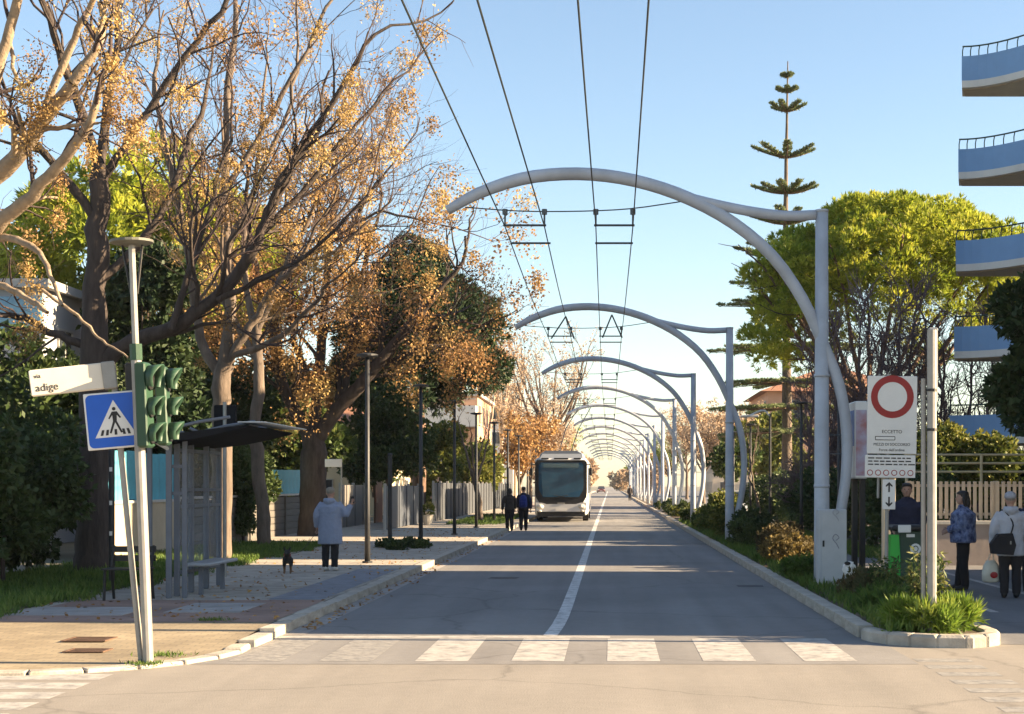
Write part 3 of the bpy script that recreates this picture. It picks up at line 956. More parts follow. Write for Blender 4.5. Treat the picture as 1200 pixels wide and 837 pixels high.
# fence of grey panels, with the white gate and brown door before it
def panel_fence(name, label, cat, x, y0, y1, step, h, m, dx=0.0, gap=.02):
    r = thing(name, label, cat, (x, y0, HL))
    n = int((y1 - y0) / step)
    me = MB().box((0, 0, h / 2), (.05, step - gap, h), bev=.008).mesh('panel', m)
    for i in range(n):
        o = bpy.data.objects.new('panel', me); link(o); o.parent = r
        o.location = (dx * i + (0.02 if i % 2 else -0.02), (i + .5) * step, random.uniform(0, .015))
    pm = MB().box((0, 0, h / 2 + .05), (.1, .1, h + .1)).mesh('post', M_COPE)
    for i in range(0, n + 1, 3):
        o = bpy.data.objects.new('post', pm); link(o); o.parent = r
        o.location = (-.06 + dx * i, i * step, 0)
    return r
panel_fence('panel_gate', 'sunlit white panel gate beyond the grey plank wall', 'gate', -10.4, 59.5, 66.5, 1.0, 1.65, M_WPAN)
dr = thing('garden_door', 'brown garden door between white gate and grey panel fence', 'door', (-10.3, 68.2, HL))
MB().box((-10.3, 68.2, 1.07), (.08, 2.0, 1.9)).build('leaf', mat('brown_door', (0.1, 0.045, 0.03), 0.5, 0.2, 6, 0.1), dr)
MB().box((-10.22, 67.4, 1.1), (.06, .06, .2)).build('handle', M_FRAME, dr)
panel_fence('panel_fence', 'blue-grey panel fence beside the dark evergreen', 'fence', -8.3, 57.0, 68.0, 1.1, 1.62, M_GPAN)
panel_fence('panel_fence', 'long grey panel fence running behind the far lamp posts', 'fence', -8.0, 70.0, 125.0, 1.0, 1.75, mat('pale_fence_panel', (0.062, 0.068, 0.078), 0.6, 0.08, 2, 0.05, dirt=0.12))
# right: pavement wall, pickets and pipe railing
rw = thing('pavement_wall', 'low rendered wall with pale coping behind the waiting women', 'wall', (8.6, 33.2, HR))
MB().box((9.3, 33.2, .5), (4.9, .25, .9)).build('wall', mat('taupe_wall', (0.36, 0.3, 0.27), 0.85, 0.1, 1.5, 0.2, dirt=0.2), rw)
MB().box((9.3, 33.2, .98), (5.0, .34, .07)).build('coping', M_COPE, rw)
pf = thing('picket_fence', 'pale picket fence standing behind the low rendered wall', 'fence', (9, 33.8, HR))
M_PICK = mat('picket_paint', (0.6, 0.5, 0.38), 0.7, 0.1, 4, 0.1)
pk = MB().box((0, 0, 0), (.075, .03, .82), bev=.006).mesh('picket', M_PICK)
for i in range(46):
    o = bpy.data.objects.new('picket', pk); link(o); o.parent = pf
    o.location = Vector((6.65 + i * .125, 33.8 + random.uniform(-.004, .004), 1.46)) - pf.location
for z in (1.15, 1.78): MB().box((9.4, 33.84, z), (5.7, .04, .06)).build('rail', M_PICK, pf)
for x in (6.58, 8.5, 10.4, 12.2): MB().box((x, 33.86, .95), (.1, .1, 1.86)).build('post', M_PICK, pf)
pr = thing('pipe_railing', 'yellowish pipe railing of three rails above the picket fence', 'railing', (9, 36, HR))
M_PIPE = mat('pipe_paint', (0.55, 0.46, 0.28), 0.5, 0.1, 4, 0.05)
for z in (2.1, 2.3, 2.5): MB().cyl((6.9, 36, z), (13, 36, z), .025, 8).build('rail', M_PIPE, pr)
for x in (6.95, 8.7, 10.3, 11.9): MB().cyl((x, 36, HR), (x, 36, 2.52), .035, 8).build('post', M_PIPE, pr)
gp = thing('gate_pillar', 'tall cream gate pillar behind the traffic sign', 'pillar', (5.98, 33.0, HR))
MB().box((5.98, 33.0, 1.0), (.26, .26, 1.9), bev=.02).build('shaft', M_CREAMW, gp)
MB().box((5.98, 33.0, 1.99), (.36, .36, .1), bev=.02).build('cap', M_COPE, gp)
# ================================================================ trees
B_MELIA = mat('melia_bark', (0.055, 0.042, 0.036), 0.9, 0.4, 9, 0.8, detail=8, stretch=(1, 1, .22), bscale=26)
B_PALE = mat('pale_bark', (0.13, 0.1, 0.078), 0.9, 0.35, 8, 0.6, detail=8, stretch=(1, 1, .25), bscale=26)
B_PINE = mat('pine_bark', (0.15, 0.095, 0.065), 0.9, 0.4, 7, 0.8, stretch=(1, 1, .4))
mat('twig', (0.055, 0.038, 0.036), 0.85, 0.25, 6, 0)
L_SEED = leaf_mat('seed_clusters', [(0.2, 0.115, 0.05), (0.37, 0.235, 0.09), (0.5, 0.35, 0.13)], 0.65, 0.3)
L_DRY = leaf_mat('dry_leaves', [(0.2, 0.105, 0.05), (0.35, 0.195, 0.075), (0.47, 0.29, 0.11)], 0.7, 0.3)
L_PINE = leaf_mat('pine_needles', [(0.14, 0.2, 0.022), (0.33, 0.375, 0.04), (0.5, 0.49, 0.065)], 0.55, 0.5)
L_DARKP = leaf_mat('dark_needles', [(0.014, 0.032, 0.014), (0.03, 0.055, 0.02), (0.055, 0.08, 0.025)], 0.6, 0.15)
L_ARAU = leaf_mat('araucaria_needles', [(0.09, 0.13, 0.06), (0.17, 0.21, 0.09), (0.26, 0.28, 0.12)], 0.6, 0.25)
L_HEDGE = leaf_mat('hedge_leaves', [(0.02, 0.038, 0.012), (0.045, 0.075, 0.022), (0.09, 0.125, 0.036)], 0.5, 0.2)
L_SHRUB = leaf_mat('shrub_leaves', [(0.05, 0.08, 0.02), (0.12, 0.15, 0.03), (0.24, 0.23, 0.05)], 0.55, 0.3)
L_PINK = leaf_mat('pinkish_dry_leaves', [(0.33, 0.23, 0.15), (0.46, 0.34, 0.23), (0.56, 0.45, 0.34)], 0.7, 0.3)

def v3(a): return np.array([float(x) for x in a])
def px_limb(T, pts, Y, r0, r1, dY=0.0, sides=8, store=None, knots=0.03):
    n = len(pts)
    P = [v3(AT(x, y, Y + dY * (i / max(1, n - 1)) ** 1.2)) for i, (x, y) in enumerate(pts)]
    return T.limb(P, r0, r1, store, sides, knots)

# --- the tall dark tree right of the garden hedge
Yt = 29.6
t1 = thing('melia_tree', 'tall dark-trunked bare tree beside the garden hedge with golden seed clusters', 'tree', G(110, 670, HL))
T = Tree(3, up=0.07, wander=0.2)
P, r = px_limb(T, [(110, 674), (109, 640), (110, 540), (112, 400), (114, 280), (116, 195)], Yt, 0.38, 0.17, sides=14, store=T.trunk)
P[0] += 0
for pts, r0, dY in (([(116, 200), (95, 130), (70, 60), (40, -30)], .11, -1.5), ([(116, 200), (128, 120), (140, 30), (150, -60)], .11, 1.0),
                    ([(117, 215), (150, 165), (200, 90), (260, 10), (290, -50)], .085, -.8), ([(114, 260), (70, 200), (20, 150), (-30, 120)], .1, -1.2),
                    ([(113, 435), (150, 402), (200, 386), (252, 352), (292, 300), (312, 262)], .17, -.6),
                    ([(115, 330), (150, 300), (190, 250), (215, 180), (240, 120)], .1, .8),
                    ([(113, 410), (60, 390), (20, 370), (-20, 372)], .09, -.5)):
    P, rr = px_limb(T, pts, Yt, r0, r0 * .5, dY)
    T.dress(P, rr, 7, 2.3, 3, (4, 4), 0.3)
for pts, r0, dY in (([(312, 262), (340, 200), (390, 120), (440, 40)], .09, -.6), ([(305, 275), (345, 235), (400, 170), (450, 110)], .07, .4), ([(255, 352), (300, 330), (370, 290), (430, 230)], .06, -.3), ([(200, 386), (230, 300), (250, 230), (275, 150)], .07, .3)):
    P, rr = px_limb(T, pts, Yt - .5, r0, r0 * .4, dY)
    T.dress(P, rr, 6, 1.8, 3, (4, 3), 0.15)
T.build(t1, B_MELIA)
T.clusters(t1, L_SEED, 0.05, 230, 0.25, 0.065, droop=.16, width=.25)

# --- the pale trunk lit behind the shelter
Yt = 32.9
t2 = thing('melia_tree', 'pale-trunked bare tree lit by the sun behind the bus shelter', 'tree', G(258, 660, HL))
T = Tree(5, up=0.1, wander=0.17)
px_limb(T, [(258, 668), (258, 640), (260, 560), (258, 480), (262, 425)], Yt, 0.27, 0.19, sides=12, store=T.trunk)
for pts, r0, dY in (([(262, 430), (270, 360), (262, 260), (266, 150), (275, 20)], .14, .6), ([(260, 440), (236, 400), (222, 300), (200, 200), (180, 90)], .12, .8), ([(264, 430), (300, 370), (330, 330), (360, 300)], .1, -.4), ([(262, 300), (290, 240), (330, 150), (350, 70)], .08, .3),
                    ([(264, 420), (320, 400), (370, 355), (385, 330)], .08, -.8), ([(266, 220), (310, 150), (360, 60), (390, 0)], .07, -.4), ([(350, 300), (385, 265), (420, 215), (440, 180)], .05, .3), ([(355, 310), (400, 290), (435, 255), (460, 235)], .045, -.2)):
    P, rr = px_limb(T, pts, Yt, r0, r0 * .45, dY)
    T.dress(P, rr, 6, 1.7, 3, (4, 3), 0.25)
T.build(t2, B_PALE)
T.clusters(t2, L_SEED, 0.06, 220, 0.24, 0.065, droop=.16, width=.25)

# --- the broad dark tree behind the woman with the dog
Yt = 50.6
t3 = thing('melia_tree', 'broad forked tree full of orange dry leaves behind the woman in the pale coat', 'tree', G(366, 626, HL))
T = Tree(9, up=0.06, wander=0.2)
px_limb(T, [(366, 630), (366, 600), (367, 550), (367, 508)], Yt, 0.5, 0.4, sides=14, store=T.trunk)
for pts, r0, dY in (([(365, 515), (345, 480), (328, 440), (322, 380), (300, 320), (290, 260)], .24, -1.0), ([(367, 512), (372, 460), (378, 390), (384, 300), (395, 220)], .22, .5), ([(370, 515), (395, 480), (428, 445), (455, 412), (485, 375), (510, 345)], .27, -1.0),
                    ([(400, 474), (410, 420), (420, 340), (440, 260)], .14, .5), ([(372, 460), (345, 400), (340, 320), (335, 240)], .13, -.5), ([(440, 430), (470, 420), (505, 400), (535, 395)], .1, -.8), ([(384, 320), (410, 270), (430, 230), (450, 205)], .1, -.6), ([(328, 440), (290, 410), (250, 390)], .1, -.4), ([(420, 340), (450, 300), (480, 270)], .08, -.5)):
    P, rr = px_limb(T, pts, Yt, r0, r0 * .4, dY)
    T.dress(P, rr, 8, 2.3, 3, (5, 4), 0.2)
T.build(t3, B_MELIA)
pxr = lambda q: (q[:, 0] / q[:, 1] * F + VX < 440) | (T.r.uniform(0, 1, len(q)) < .3)
T.clusters(t3, L_SEED, 0.13, 190, 0.42, 0.1, droop=.3, width=.3, filt=pxr)
T.clusters(t3, L_DRY, 0.2, 140, 0.55, 0.11, 'dry_leaves', 0.4, width=.3, filt=lambda q: (q[:, 2] < 9.5) & pxr(q))

# --- further bare tree behind them, its twigs fill the sky gaps
Yt = 41
t3b = thing('melia_tree', 'slender bare tree behind the verge between pale trunk and broad tree', 'tree', G(315, 641, HL))
T = Tree(15, up=0.12, wander=0.2)
px_limb(T, [(310, 643), (308, 600), (300, 520), (302, 440), (300, 380)], Yt, 0.2, 0.13, sides=10, store=T.trunk)
for pts, r0, dY in (([(300, 400), (285, 300), (300, 200), (310, 100)], .1, .5), ([(300, 390), (340, 300), (380, 220), (420, 150)], .09, -.4), ([(300, 420), (250, 330), (220, 240), (200, 140)], .09, .4), ([(330, 320), (380, 290), (440, 250), (500, 260)], .06, -.5)):
    P, rr = px_limb(T, pts, Yt, r0, r0 * .4, dY)
    T.dress(P, rr, 8, 2.0, 3, (5, 4), 0.2)
T.build(t3b, B_PALE)
T.clusters(t3b, L_SEED, 0.07, 170, 0.3, 0.08, width=.3)
T.clusters(t3b, L_DRY, 0.15, 36, 0.4, 0.09, 'dry_leaves', 0.3)

# --- foreground tree out of frame on the left, its limbs reach in
Yt = 16.4
t0 = thing('melia_tree', 'sunlit pale limbs of a near tree reaching over the street-name sign', 'tree', (-7.9, Yt, HL))
T = Tree(21, up=0.05, wander=0.2)
px_limb(T, [(-150, 748), (-146, 600), (-140, 450), (-125, 330)], Yt, 0.3, 0.2, sides=12, store=T.trunk)
for pts, r0, r1, dY in (([(-126, 340), (-60, 260), (0, 203), (45, 150), (85, 98)], .13, .06, -.9), ([(-128, 350), (-60, 300), (0, 262), (50, 215), (95, 160)], .11, .05, -1.1), ([(-130, 370), (-70, 300), (0, 279), (38, 291), (58, 316), (72, 360)], .06, .015, -1.2),
                        ([(-130, 380), (-60, 330), (0, 334), (35, 352), (55, 366)], .055, .02, -1.0), ([(-124, 335), (-60, 200), (-10, 100), (18, 10), (30, -40)], .09, .04, -.6), ([(18, 10), (12, 50), (20, 95), (28, 118)], .03, .012, -.6), ([(45, 150), (80, 60), (110, 0), (140, -50)], .05, .02, -.6), ([(50, 340), (90, 370), (120, 400), (150, 416)], .02, .009, -.4)):
    P, rr = px_limb(T, pts, Yt, r0, r1, dY, knots=.012)
    if r0 > .07: T.dress(P, rr, 4, 0.9, 3, (3, 3), 0.5)
    else: T.tips.append(P[-1])
T.build(t0, mat('near_limb_bark', (0.25, 0.19, 0.13), 0.9, 0.3, 8, 0.6, detail=8, bscale=26))
T.clusters(t0, L_SEED, 0.2, 260, 0.15, 0.036, droop=.08, width=.28, filt=lambda q: (q[:, 2] > 3.35) | (q[:, 0] > -4.5))

def foliage(root, name, lobes, m, dens, per, length, width, spread=0.7, up=0.35, under=0.35, inner=0.55):
    P, N, t = lobe_points(lobes, dens, under, inner)
    N = N + np.array([0, 0, up])
    V, Fq, tn = leaf_arrays(P, N, per, length, width, spread, t)
    return stuff(np_obj(name, V, Fq, m, root, tone=tn))
def lobes_in(c, r, n, lr, seed, flat=0.75, top=False, jitter=1.0):
    rs = np.random.RandomState(seed); out = []
    c = np.array(c, float); r = np.array(r, float)
    for i in range(n):
        d = rs.normal(0, 1, 3); d /= np.linalg.norm(d)
        if top and d[2] < -0.15: d[2] = abs(d[2]) * .4
        k = rs.uniform(.35, 1) ** .6 * jitter
        q = lr * rs.uniform(.7, 1.25)
        out.append((c + d * r * k, (q, q, q * flat)))
    return out

# --- umbrella pine, right
Yp = 66.0
up = thing('umbrella_pine', 'broad sunlit umbrella pine behind the blue balconies', 'tree', (11.6, Yp, HR))
T = Tree(31, up=0.05, wander=0.12)
base = v3((11.0, Yp, 0.0))
T.limb([base, base + (0.1, 0, 3), base + (0.3, 0, 6)], .42, .34, T.trunk, 12)
for a in range(14):
    an = a / 14 * 2 * math.pi + .2
    e = np.array([11.7 + 5.2 * math.cos(an), Yp + 4.4 * math.sin(an), 10.2 + .8 * math.sin(a * 2.1)])
    s0 = base + (0.2, 0, 4.2 + (a % 4) * .5)
    P, rr = T.limb([s0, s0 * .55 + e * .45 + (0, 0, -.5), e], .16, .05)
    T.dress(P, rr, 4, 1.6, 2, (3, 2), .4)
T.build(up, B_PINE)
rs = np.random.RandomState(44); lob = []
for i in range(330):
    an = rs.uniform(0, 2 * math.pi); q = math.sqrt(rs.uniform(0, 1))
    x = 6.3 * q * math.cos(an); y = 5.6 * q * math.sin(an)
    top = 14.2 - 2.9 * q ** 2.2
    z = top - rs.uniform(0, 1) ** 1.8 * (2.2 + 1.4 * q)
    if x < -2.5: z -= rs.uniform(0, 1.0)
    rr_ = rs.uniform(.5, .9)
    lob.append(((12.1 + x, Yp + y, z - .35), (rr_, rr_, rr_ * .72)))
foliage(up, 'crown', lob, L_PINE, 19, 9, 0.26, 0.026, .6, .7, .3, .6)

# --- layered conifer behind it
Yn = 82.0
nf = thing('norfolk_pine', 'tall layered conifer with tiered branches and a bare spire', 'tree', (AT(922, 545, Yn).x, Yn, HR))
T = Tree(33); bx = AT(922, 545, Yn).x
T.limb([(bx, Yn, 0), (bx, Yn, 8), (bx - .05, Yn, 16), (bx + .05, Yn, 24.4)], .34, .03, T.trunk, 12, knots=.01)
T.build(nf, B_PALE)
PPs, NNs = [], []
brs = []
tiers = [(90, 7, .3), (108, 12, .3), (130, 23, .32), (184, 38, .3), (226, 40, .22), (262, 44, .25), (300, 62, .12), (332, 66, .05), (358, 78, .04), (408, 88, -.02), (448, 80, -.04), (478, 92, -.05), (505, 86, -.08)]
for (py, hw, rise) in tiers:
    c = v3(AT(922, py, Yn)); L = hw * Yn / F
    nb_ = 7 if hw < 40 else 9
    a0_ = NPR.uniform(0, 6)
    for k in range(nb_):
        an = a0_ + k * 2 * math.pi / nb_ + NPR.uniform(-.15, .15)
        Lk = L * NPR.uniform(.85, 1.1)
        d = np.array([math.cos(an), math.sin(an), 0])
        ts = np.linspace(0, 1, 7)[:, None]
        pts = c + d * Lk * ts + np.array([0, 0, 1]) * (rise * Lk * ts ** 1.6 - .03)
        brs.append((pts, np.linspace(max(.02, .035 * min(1.5, L)), .01, 7), 4))
        n = int(50 + Lk * 95)
        t = NPR.uniform(.12, 1, (n, 1))
        q = c + d * Lk * t + np.array([0, 0, 1]) * (rise * Lk * t ** 1.6)
        side = np.array([-d[1], d[0], 0])
        wv = NPR.uniform(-1, 1, (n, 1)) * (.05 + .13 * Lk ** .7 * np.sin(np.clip(t * 2.6, 0, math.pi)) )
        q = q + side * wv + np.array([0, 0, 1]) * np.abs(wv) * .25
        PPs.append(q); NNs.append(np.tile(d * .5 + np.array([0, 0, .6]), (n, 1)))
V, Fq = tubes_mesh(brs); stuff(np_obj('branches', V, Fq, B_PINE, nf, smooth=True))
V, Fq, tn = leaf_arrays(np.vstack(PPs), np.vstack(NNs), 5, .15, .022, .45)
stuff(np_obj('needles', V, Fq, L_ARAU, nf, tone=tn))

# --- violet-brown bare climber / shrub tree below the pine
Yw = 57.0
ws = thing('bare_shrub_tree', 'leafless violet-brown thicket below the umbrella pine', 'tree', (8.6, Yw, HR))
MATS['twig_violet'] = mat('twig_violet', (0.16, 0.115, 0.12), 0.85, 0.25, 5, 0)
T = Tree(37, up=0.1, wander=0.24)
for k in range(17):
    x = 7.3 + k * .45 + NPR.uniform(-.2, .2)
    P, rr = T.limb([(x, Yw + NPR.uniform(-1, 1), 0.0), (x + .1, Yw, 2.0), (x + NPR.uniform(-.6, .6), Yw + NPR.uniform(-.8, .8), 5.2 + 2.2 * math.sin(k * .19) + NPR.uniform(-.5, .5))], .09, .04, T.trunk, 6)
    T.dress(P, rr, 18, 1.7, 3, (5, 5), .2)
T.twigs = [(a_, np.maximum(r_ * 1.7, .011), s_) for a_, r_, s_ in T.twigs]
V, Fq = tubes_mesh(T.trunk); np_obj('trunk', V, Fq, MATS['twig_violet'], ws, smooth=True)
V, Fq = tubes_mesh(T.limbs + T.twigs); stuff(np_obj('twigs', V, Fq, MATS['twig_violet'], ws, smooth=True))

# --- dark green pine, left, behind the orange tree
Yd = 76.0
dp = thing('stone_pine', 'dark green round-crowned pine behind the orange-leaved tree', 'tree', (-10.2, Yd, HL))
T = Tree(41)
T.limb([(-9.5, Yd, 0), (-9.4, Yd, 4), (-9.6, Yd, 8.5)], .38, .25, T.trunk, 10); T.build(dp, B_PINE)
lob = []
for i in range(130):
    an = rs.uniform(0, 2 * math.pi); q = math.sqrt(rs.uniform(0, 1)); 
    z = 13.6 - 3.6 * q ** 2 - rs.uniform(0, 1) * 4.2
    rr_ = rs.uniform(.7, 1.2)
    lob.append(((-9.5 + 3.6 * q * math.cos(an), Yd + 4 * q * math.sin(an), z), (rr_, rr_, rr_ * .8)))
foliage(dp, 'crown', lob, L_DARKP, 15, 8, 0.34, 0.04, .7, .4, .7)
# ivy-dark evergreen next to the grey fence
ev = thing('evergreen_shrub', 'dark ivy-clad evergreen in front of the grey panel fence', 'shrub', (-9.6, 66.5, HL))
T = Tree(43); T.limb([(-9.6, 66.5, 0), (-9.5, 66.5, 3.2)], .2, .1, T.trunk, 8); T.build(ev, B_PINE)
foliage(ev, 'foliage', lobes_in((-9.6, 66.6, 3.4), (1.5, 1.3, 2.1), 22, .75, 5), L_HEDGE, 24, 6, .2, .05, .8, .1, .8)
# sunlit yellow-green pine behind the left trees
for (px, py, Y, rx, rz, sd, lab) in ((150, 285, 62, 5.6, 3.6, 61, 'yellow-green pine lit behind the tall dark-trunked tree'), (255, 330, 70, 3.6, 3.0, 62, 'smaller lit green tree behind the pale trunk')):
    c = v3(AT(px, py, Y))
    o = thing('garden_pine', lab, 'tree', (c[0], Y, HL))
    T = Tree(sd); T.limb([(c[0], Y, 0), (c[0] + .2, Y, c[2] * .5), (c[0], Y, c[2])], .32, .15, T.trunk, 9); T.build(o, B_PINE)
    foliage(o, 'crown', lobes_in(c, (rx, 4, rz), 46, 1.15, sd), L_PINE, 11, 7, .42, .05, .7, .4, .5)
# left dark garden hedge
hg = thing('garden_hedge', 'tall dark evergreen hedge left of the dark-trunked tree', 'hedge', (-11.2, 25.5, HL))
lob = []
for i in range(100):
    lob.append(((rs.uniform(-14.5, -9.6), rs.uniform(22.8, 28.5), rs.uniform(.2, 2.9)), (.5, .5, .45)))
T = Tree(50)
for k in range(9): T.limb([(-14.2 + k * .52, 25.4, 0), (-14.1 + k * .52, 25.2, 2.5)], .05, .02, T.trunk, 6)
T.build(hg, B_MELIA, ('stems', 'limbs', 'twigs'))
foliage(hg, 'foliage', lob, L_HEDGE, 60, 5, .14, .035, .8, .1, 1.0, .3)
# climbing plant over the grey plank wall
cl = thing('climbing_plant', 'dark climber hanging over the grey plank wall', 'plant', (-10.7, 45.2, HL))
T = Tree(51); T.limb([(-10.75, 45.0, 0), (-10.7, 45.1, 1.5), (-10.8, 45.3, 2.4)], .05, .03, T.trunk, 6); T.build(cl, B_MELIA, ('stem', 'limbs', 'twigs'))
foliage(cl, 'foliage', [((-10.7, 45 + rs.uniform(-1.2, 2.6), rs.uniform(1.5, 2.6)), .42) for i in range(14)] + [((-10.65, 44.6 + rs.uniform(-.4, .4), rs.uniform(.6, 1.6)), .3) for i in range(6)], L_HEDGE, 70, 5, .14, .04, .8, .0, 1.0, .3)

# hedges and shrubs, right
hr = thing('clipped_hedge', 'dark clipped hedge with sunlit top along the right pavement', 'hedge', (7.4, 55, HR))
lob = [((7.6 + rs.uniform(-.5, .5), 37.5 + i * .32, rs.uniform(.4, 1.95)), (.5, .5, .45)) for i in range(130)]
T = Tree(52)
for k in range(14): T.limb([(7.6, 38 + k * 2.9, 0), (7.6, 38.1 + k * 2.9, 1.8)], .05, .02, T.trunk, 5)
T.build(hr, B_MELIA, ('stems', 'limbs', 'twigs'))
foliage(hr, 'foliage', lob, L_HEDGE, 34, 5, .17, .045, .8, .15, 1.0, .5)
def shrub(name, label, c, r, n, lr, m, seed, dens=40, leaf=.13, wd=.04, cat='shrub', up=.2, per=5, group=None):
    z0 = max(0.06, c[2] - r[2] - lr * .5)
    o = thing(name, label, cat, (c[0], c[1], z0), group)
    T = Tree(seed)
    for k in range(4):
        an = k * 1.6
        T.limb([(c[0] + .04 * math.cos(an), c[1] + .04 * math.sin(an), z0 - .02), (c[0] + r[0] * .4 * math.cos(an), c[1] + r[1] * .4 * math.sin(an), c[2] + r[2] * .3)], max(.01, lr * .06), max(.005, lr * .025), T.trunk, 5, knots=.005)
    T.build(o, B_MELIA, ('stems', 'limbs', 'twigs'))
    foliage(o, 'foliage', lobes_in(c, r, n, lr, seed), m, dens, per, leaf, wd, .8, up, .9, .35)
    return o
shrub('yellow_shrub', 'yellow-green lit bushes behind the pipe railing', (10.4, 46.2, 2.5), (2.0, .7, .9), 22, .55, L_SHRUB, 71, 40, .17, .05)
shrub('evergreen_tree', 'dark leafy evergreen overhanging the picket fence', (8.75, 28.3, 4.2), (1.1, .9, 1.9), 46, .6, L_DARKP, 72, 60, .2, .05, 'tree')
shrub('evergreen_tree', 'low dark evergreen beside the picket fence end', (9.0, 28.9, 2.4), (.9, .4, .5), 12, .4, L_DARKP, 73, 70, .18, .045, 'tree')
shrub('island_shrub', 'bright yellow-green bush near the second arch pole', (3.5, 47.4, .85), (.5, 1.3, .5), 22, .34, L_SHRUB, 74, 90, .11, .03)
shrub('island_shrub', 'dark dense bush beside the second arch pole foot', (3.72, 40.8, .62), (.45, 1.6, .38), 18, .32, L_HEDGE, 75, 90, .11, .03)
shrub('island_shrub', 'low brown-green bush with yellow dry top before the cabinet', (3.72, 32.9, .55), (.42, 1.2, .28), 24, .25, leaf_mat('brown_shrub', [(0.05, 0.04, 0.02), (0.11, 0.085, 0.035), (0.27, 0.2, 0.06)], .7, .25), 76, 140, .09, .025)
shrub('island_shrub', 'small round green bush between brown bush and cabinet', (3.45, 27.6, .3), (.3, .7, .14), 12, .2, L_GRASS, 77, 170, .1, .02)
shrub('island_weeds', 'reddish-brown weed thicket around the cabinet foot', (3.78, 22.9, .3), (.26, .8, .14), 16, .17, leaf_mat('weed_brown', [(0.05, 0.05, 0.025), (0.085, 0.09, 0.035), (0.15, 0.11, 0.05)], .7, .25), 78, 170, .1, .018, 'weeds', .5)
shrub('island_weeds', 'lush green weeds below the traffic sign', (3.75, 20.4, .22), (.38, .9, .08), 18, .15, L_GRASS, 79, 240, .12, .014, 'weeds', .8)
shrub('island_weeds', 'bright green tuft on the kerbed island corner', (3.72, 17.75, .25), (.42, .42, .1), 14, .17, leaf_mat('bright_grass', [(0.09, 0.16, 0.02), (0.18, 0.27, 0.035), (0.28, 0.33, 0.06)], .6, .35), 80, 300, .16, .01, 'weeds', 1.2)
def tall_weed(label, x0, y0, n_, seed, hs=1.0):
    o = thing('tall_weed', label, 'weed', (x0, y0, .1))
    T = Tree(seed, up=.25, wander=.1)
    for k in range(n_):
        a = k * .9; w = .5 + .5 * ((k * 7) % 5) / 4
        P, rr = T.limb([(x0 + .05 * math.cos(a), y0 + .05 * math.sin(a), .08), (x0 + .12 * w * math.cos(a), y0 + .12 * w * math.sin(a), .45 * hs), (x0 + .26 * w * math.cos(a), y0 + .24 * w * math.sin(a), (.75 + .25 * math.sin(k * 2.3)) * hs)], .008, .003, T.trunk, 4, knots=.01)
        T.tips += list(P[6:])
    T.build(o, B_PALE, ('stems', 'limbs', 'twigs'))
    T.clusters(o, L_WEED, 1.0, 14, .055, .1, 'leaves', 0.0, width=.13)
tall_weed('tall yellowish feathery weed beside the right pole', 3.66, 17.85, 15, 81)
tall_weed('pale spiky weed standing behind the brown bush', 4.0, 34.2, 14, 82, 1.15)
tall_weed('leafy weed growing between cabinet and traffic sign', 3.95, 21.9, 13, 83, .75)
for i in range(13):
    y = 53.5 + i * 4.6 + rs.uniform(-1, 1)
    shrub('island_shrub', 'low green and ochre bush in the island between the farther arch poles', (3.65 + rs.uniform(-.1, .25), y, .45), (.4, 1.2, .24), 9, .3, (L_SHRUB, L_HEDGE, L_SHRUB, L_WEED)[i % 4], 100 + i, 36, .15, .045, group='low bushes along the far island')
lb = shrub('planting_bed', 'low flat green bed around the lamp post foot', (-5.5, 41.0, .16), (.62, 1.6, .04), 18, .17, L_HEDGE, 130, 200, .1, .03, 'plant bed')

# --- slender street trees and far trees, left
def bare_tree(name, label, x, y, h, r, spread, seed, bark, tip_m=None, frac=.3, cl=(14, .4, .2), up=.15, n=7, L=None, group=None, lean=0.0, z=HL, kids=(4, 3)):
    o = thing(name, label, 'tree', (x, y, z), group)
    T = Tree(seed, up=up, wander=.2)
    P, rr = T.limb([(x, y, z - .05), (x + lean * .3, y, h * .25), (x + lean, y, h * .45)], r, r * .7, T.trunk, 9)
    for k in range(n):
        a = k * 2.4 + seed
        e = P[-1] + np.array([math.cos(a) * spread, math.sin(a) * spread, h * .5 * NPR.uniform(.7, 1.05)])
        s0 = P[-1] if k % 2 else P[int(len(P) * .7)]
        Q, q = T.limb([s0, s0 * .5 + e * .5 + np.array([math.cos(a), math.sin(a), 0]) * spread * .12, e], r * .5, r * .15)
        T.dress(Q, q, 6, L or h * .16, 3, kids, .3)
    T.build(o, bark)
    if tip_m: T.clusters(o, tip_m, frac, cl[0], cl[1], cl[2])
    return o
bare_tree('street_tree', 'slim pruned street tree leaning beside the far lamp posts', -5.75, 68.5, 5.2, .13, .9, 201, B_PALE, None, n=4, L=.5, lean=-.45, kids=(2, 2))
bare_tree('street_tree', 'small bare street tree behind the two walkers', -5.4, 92, 5.0, .13, .9, 202, B_PALE, L_DRY, .2, n=5, L=.6)
bare_tree('street_tree', 'bare street tree beyond the walkers near the bus', -5.6, 108, 6, .14, 1.4, 203, B_PALE, L_DRY, .4)
for i, (px, Y, h) in enumerate(((572, 150, 15.5), (588, 156, 17.0), (604, 160, 14.8))):
    c = AT(px, 568, Y)
    bare_tree('poplar', ('shorter pale bare poplar nearest the terrace house', 'tallest pale bare poplar behind the panel fence', 'pale bare poplar nearest the road behind the fence')[i], c.x, Y, h, .22, 1.0, 210 + i, mat('poplar_bark', (0.42, 0.33, 0.25), .9, .2, 5, .2), L_PINK, .25, (8, .3, .2), up=.55, n=9, L=1.5, group='bare poplars')
c = AT(652, 560, 122)
bare_tree('melia_tree', 'tall pinkish-orange tree rising behind the trolleybus', c.x - .6, 126, 13.0, .3, 3.0, 220, B_PALE, L_PINK, .3, (16, .3, .14), n=10, L=2.0)
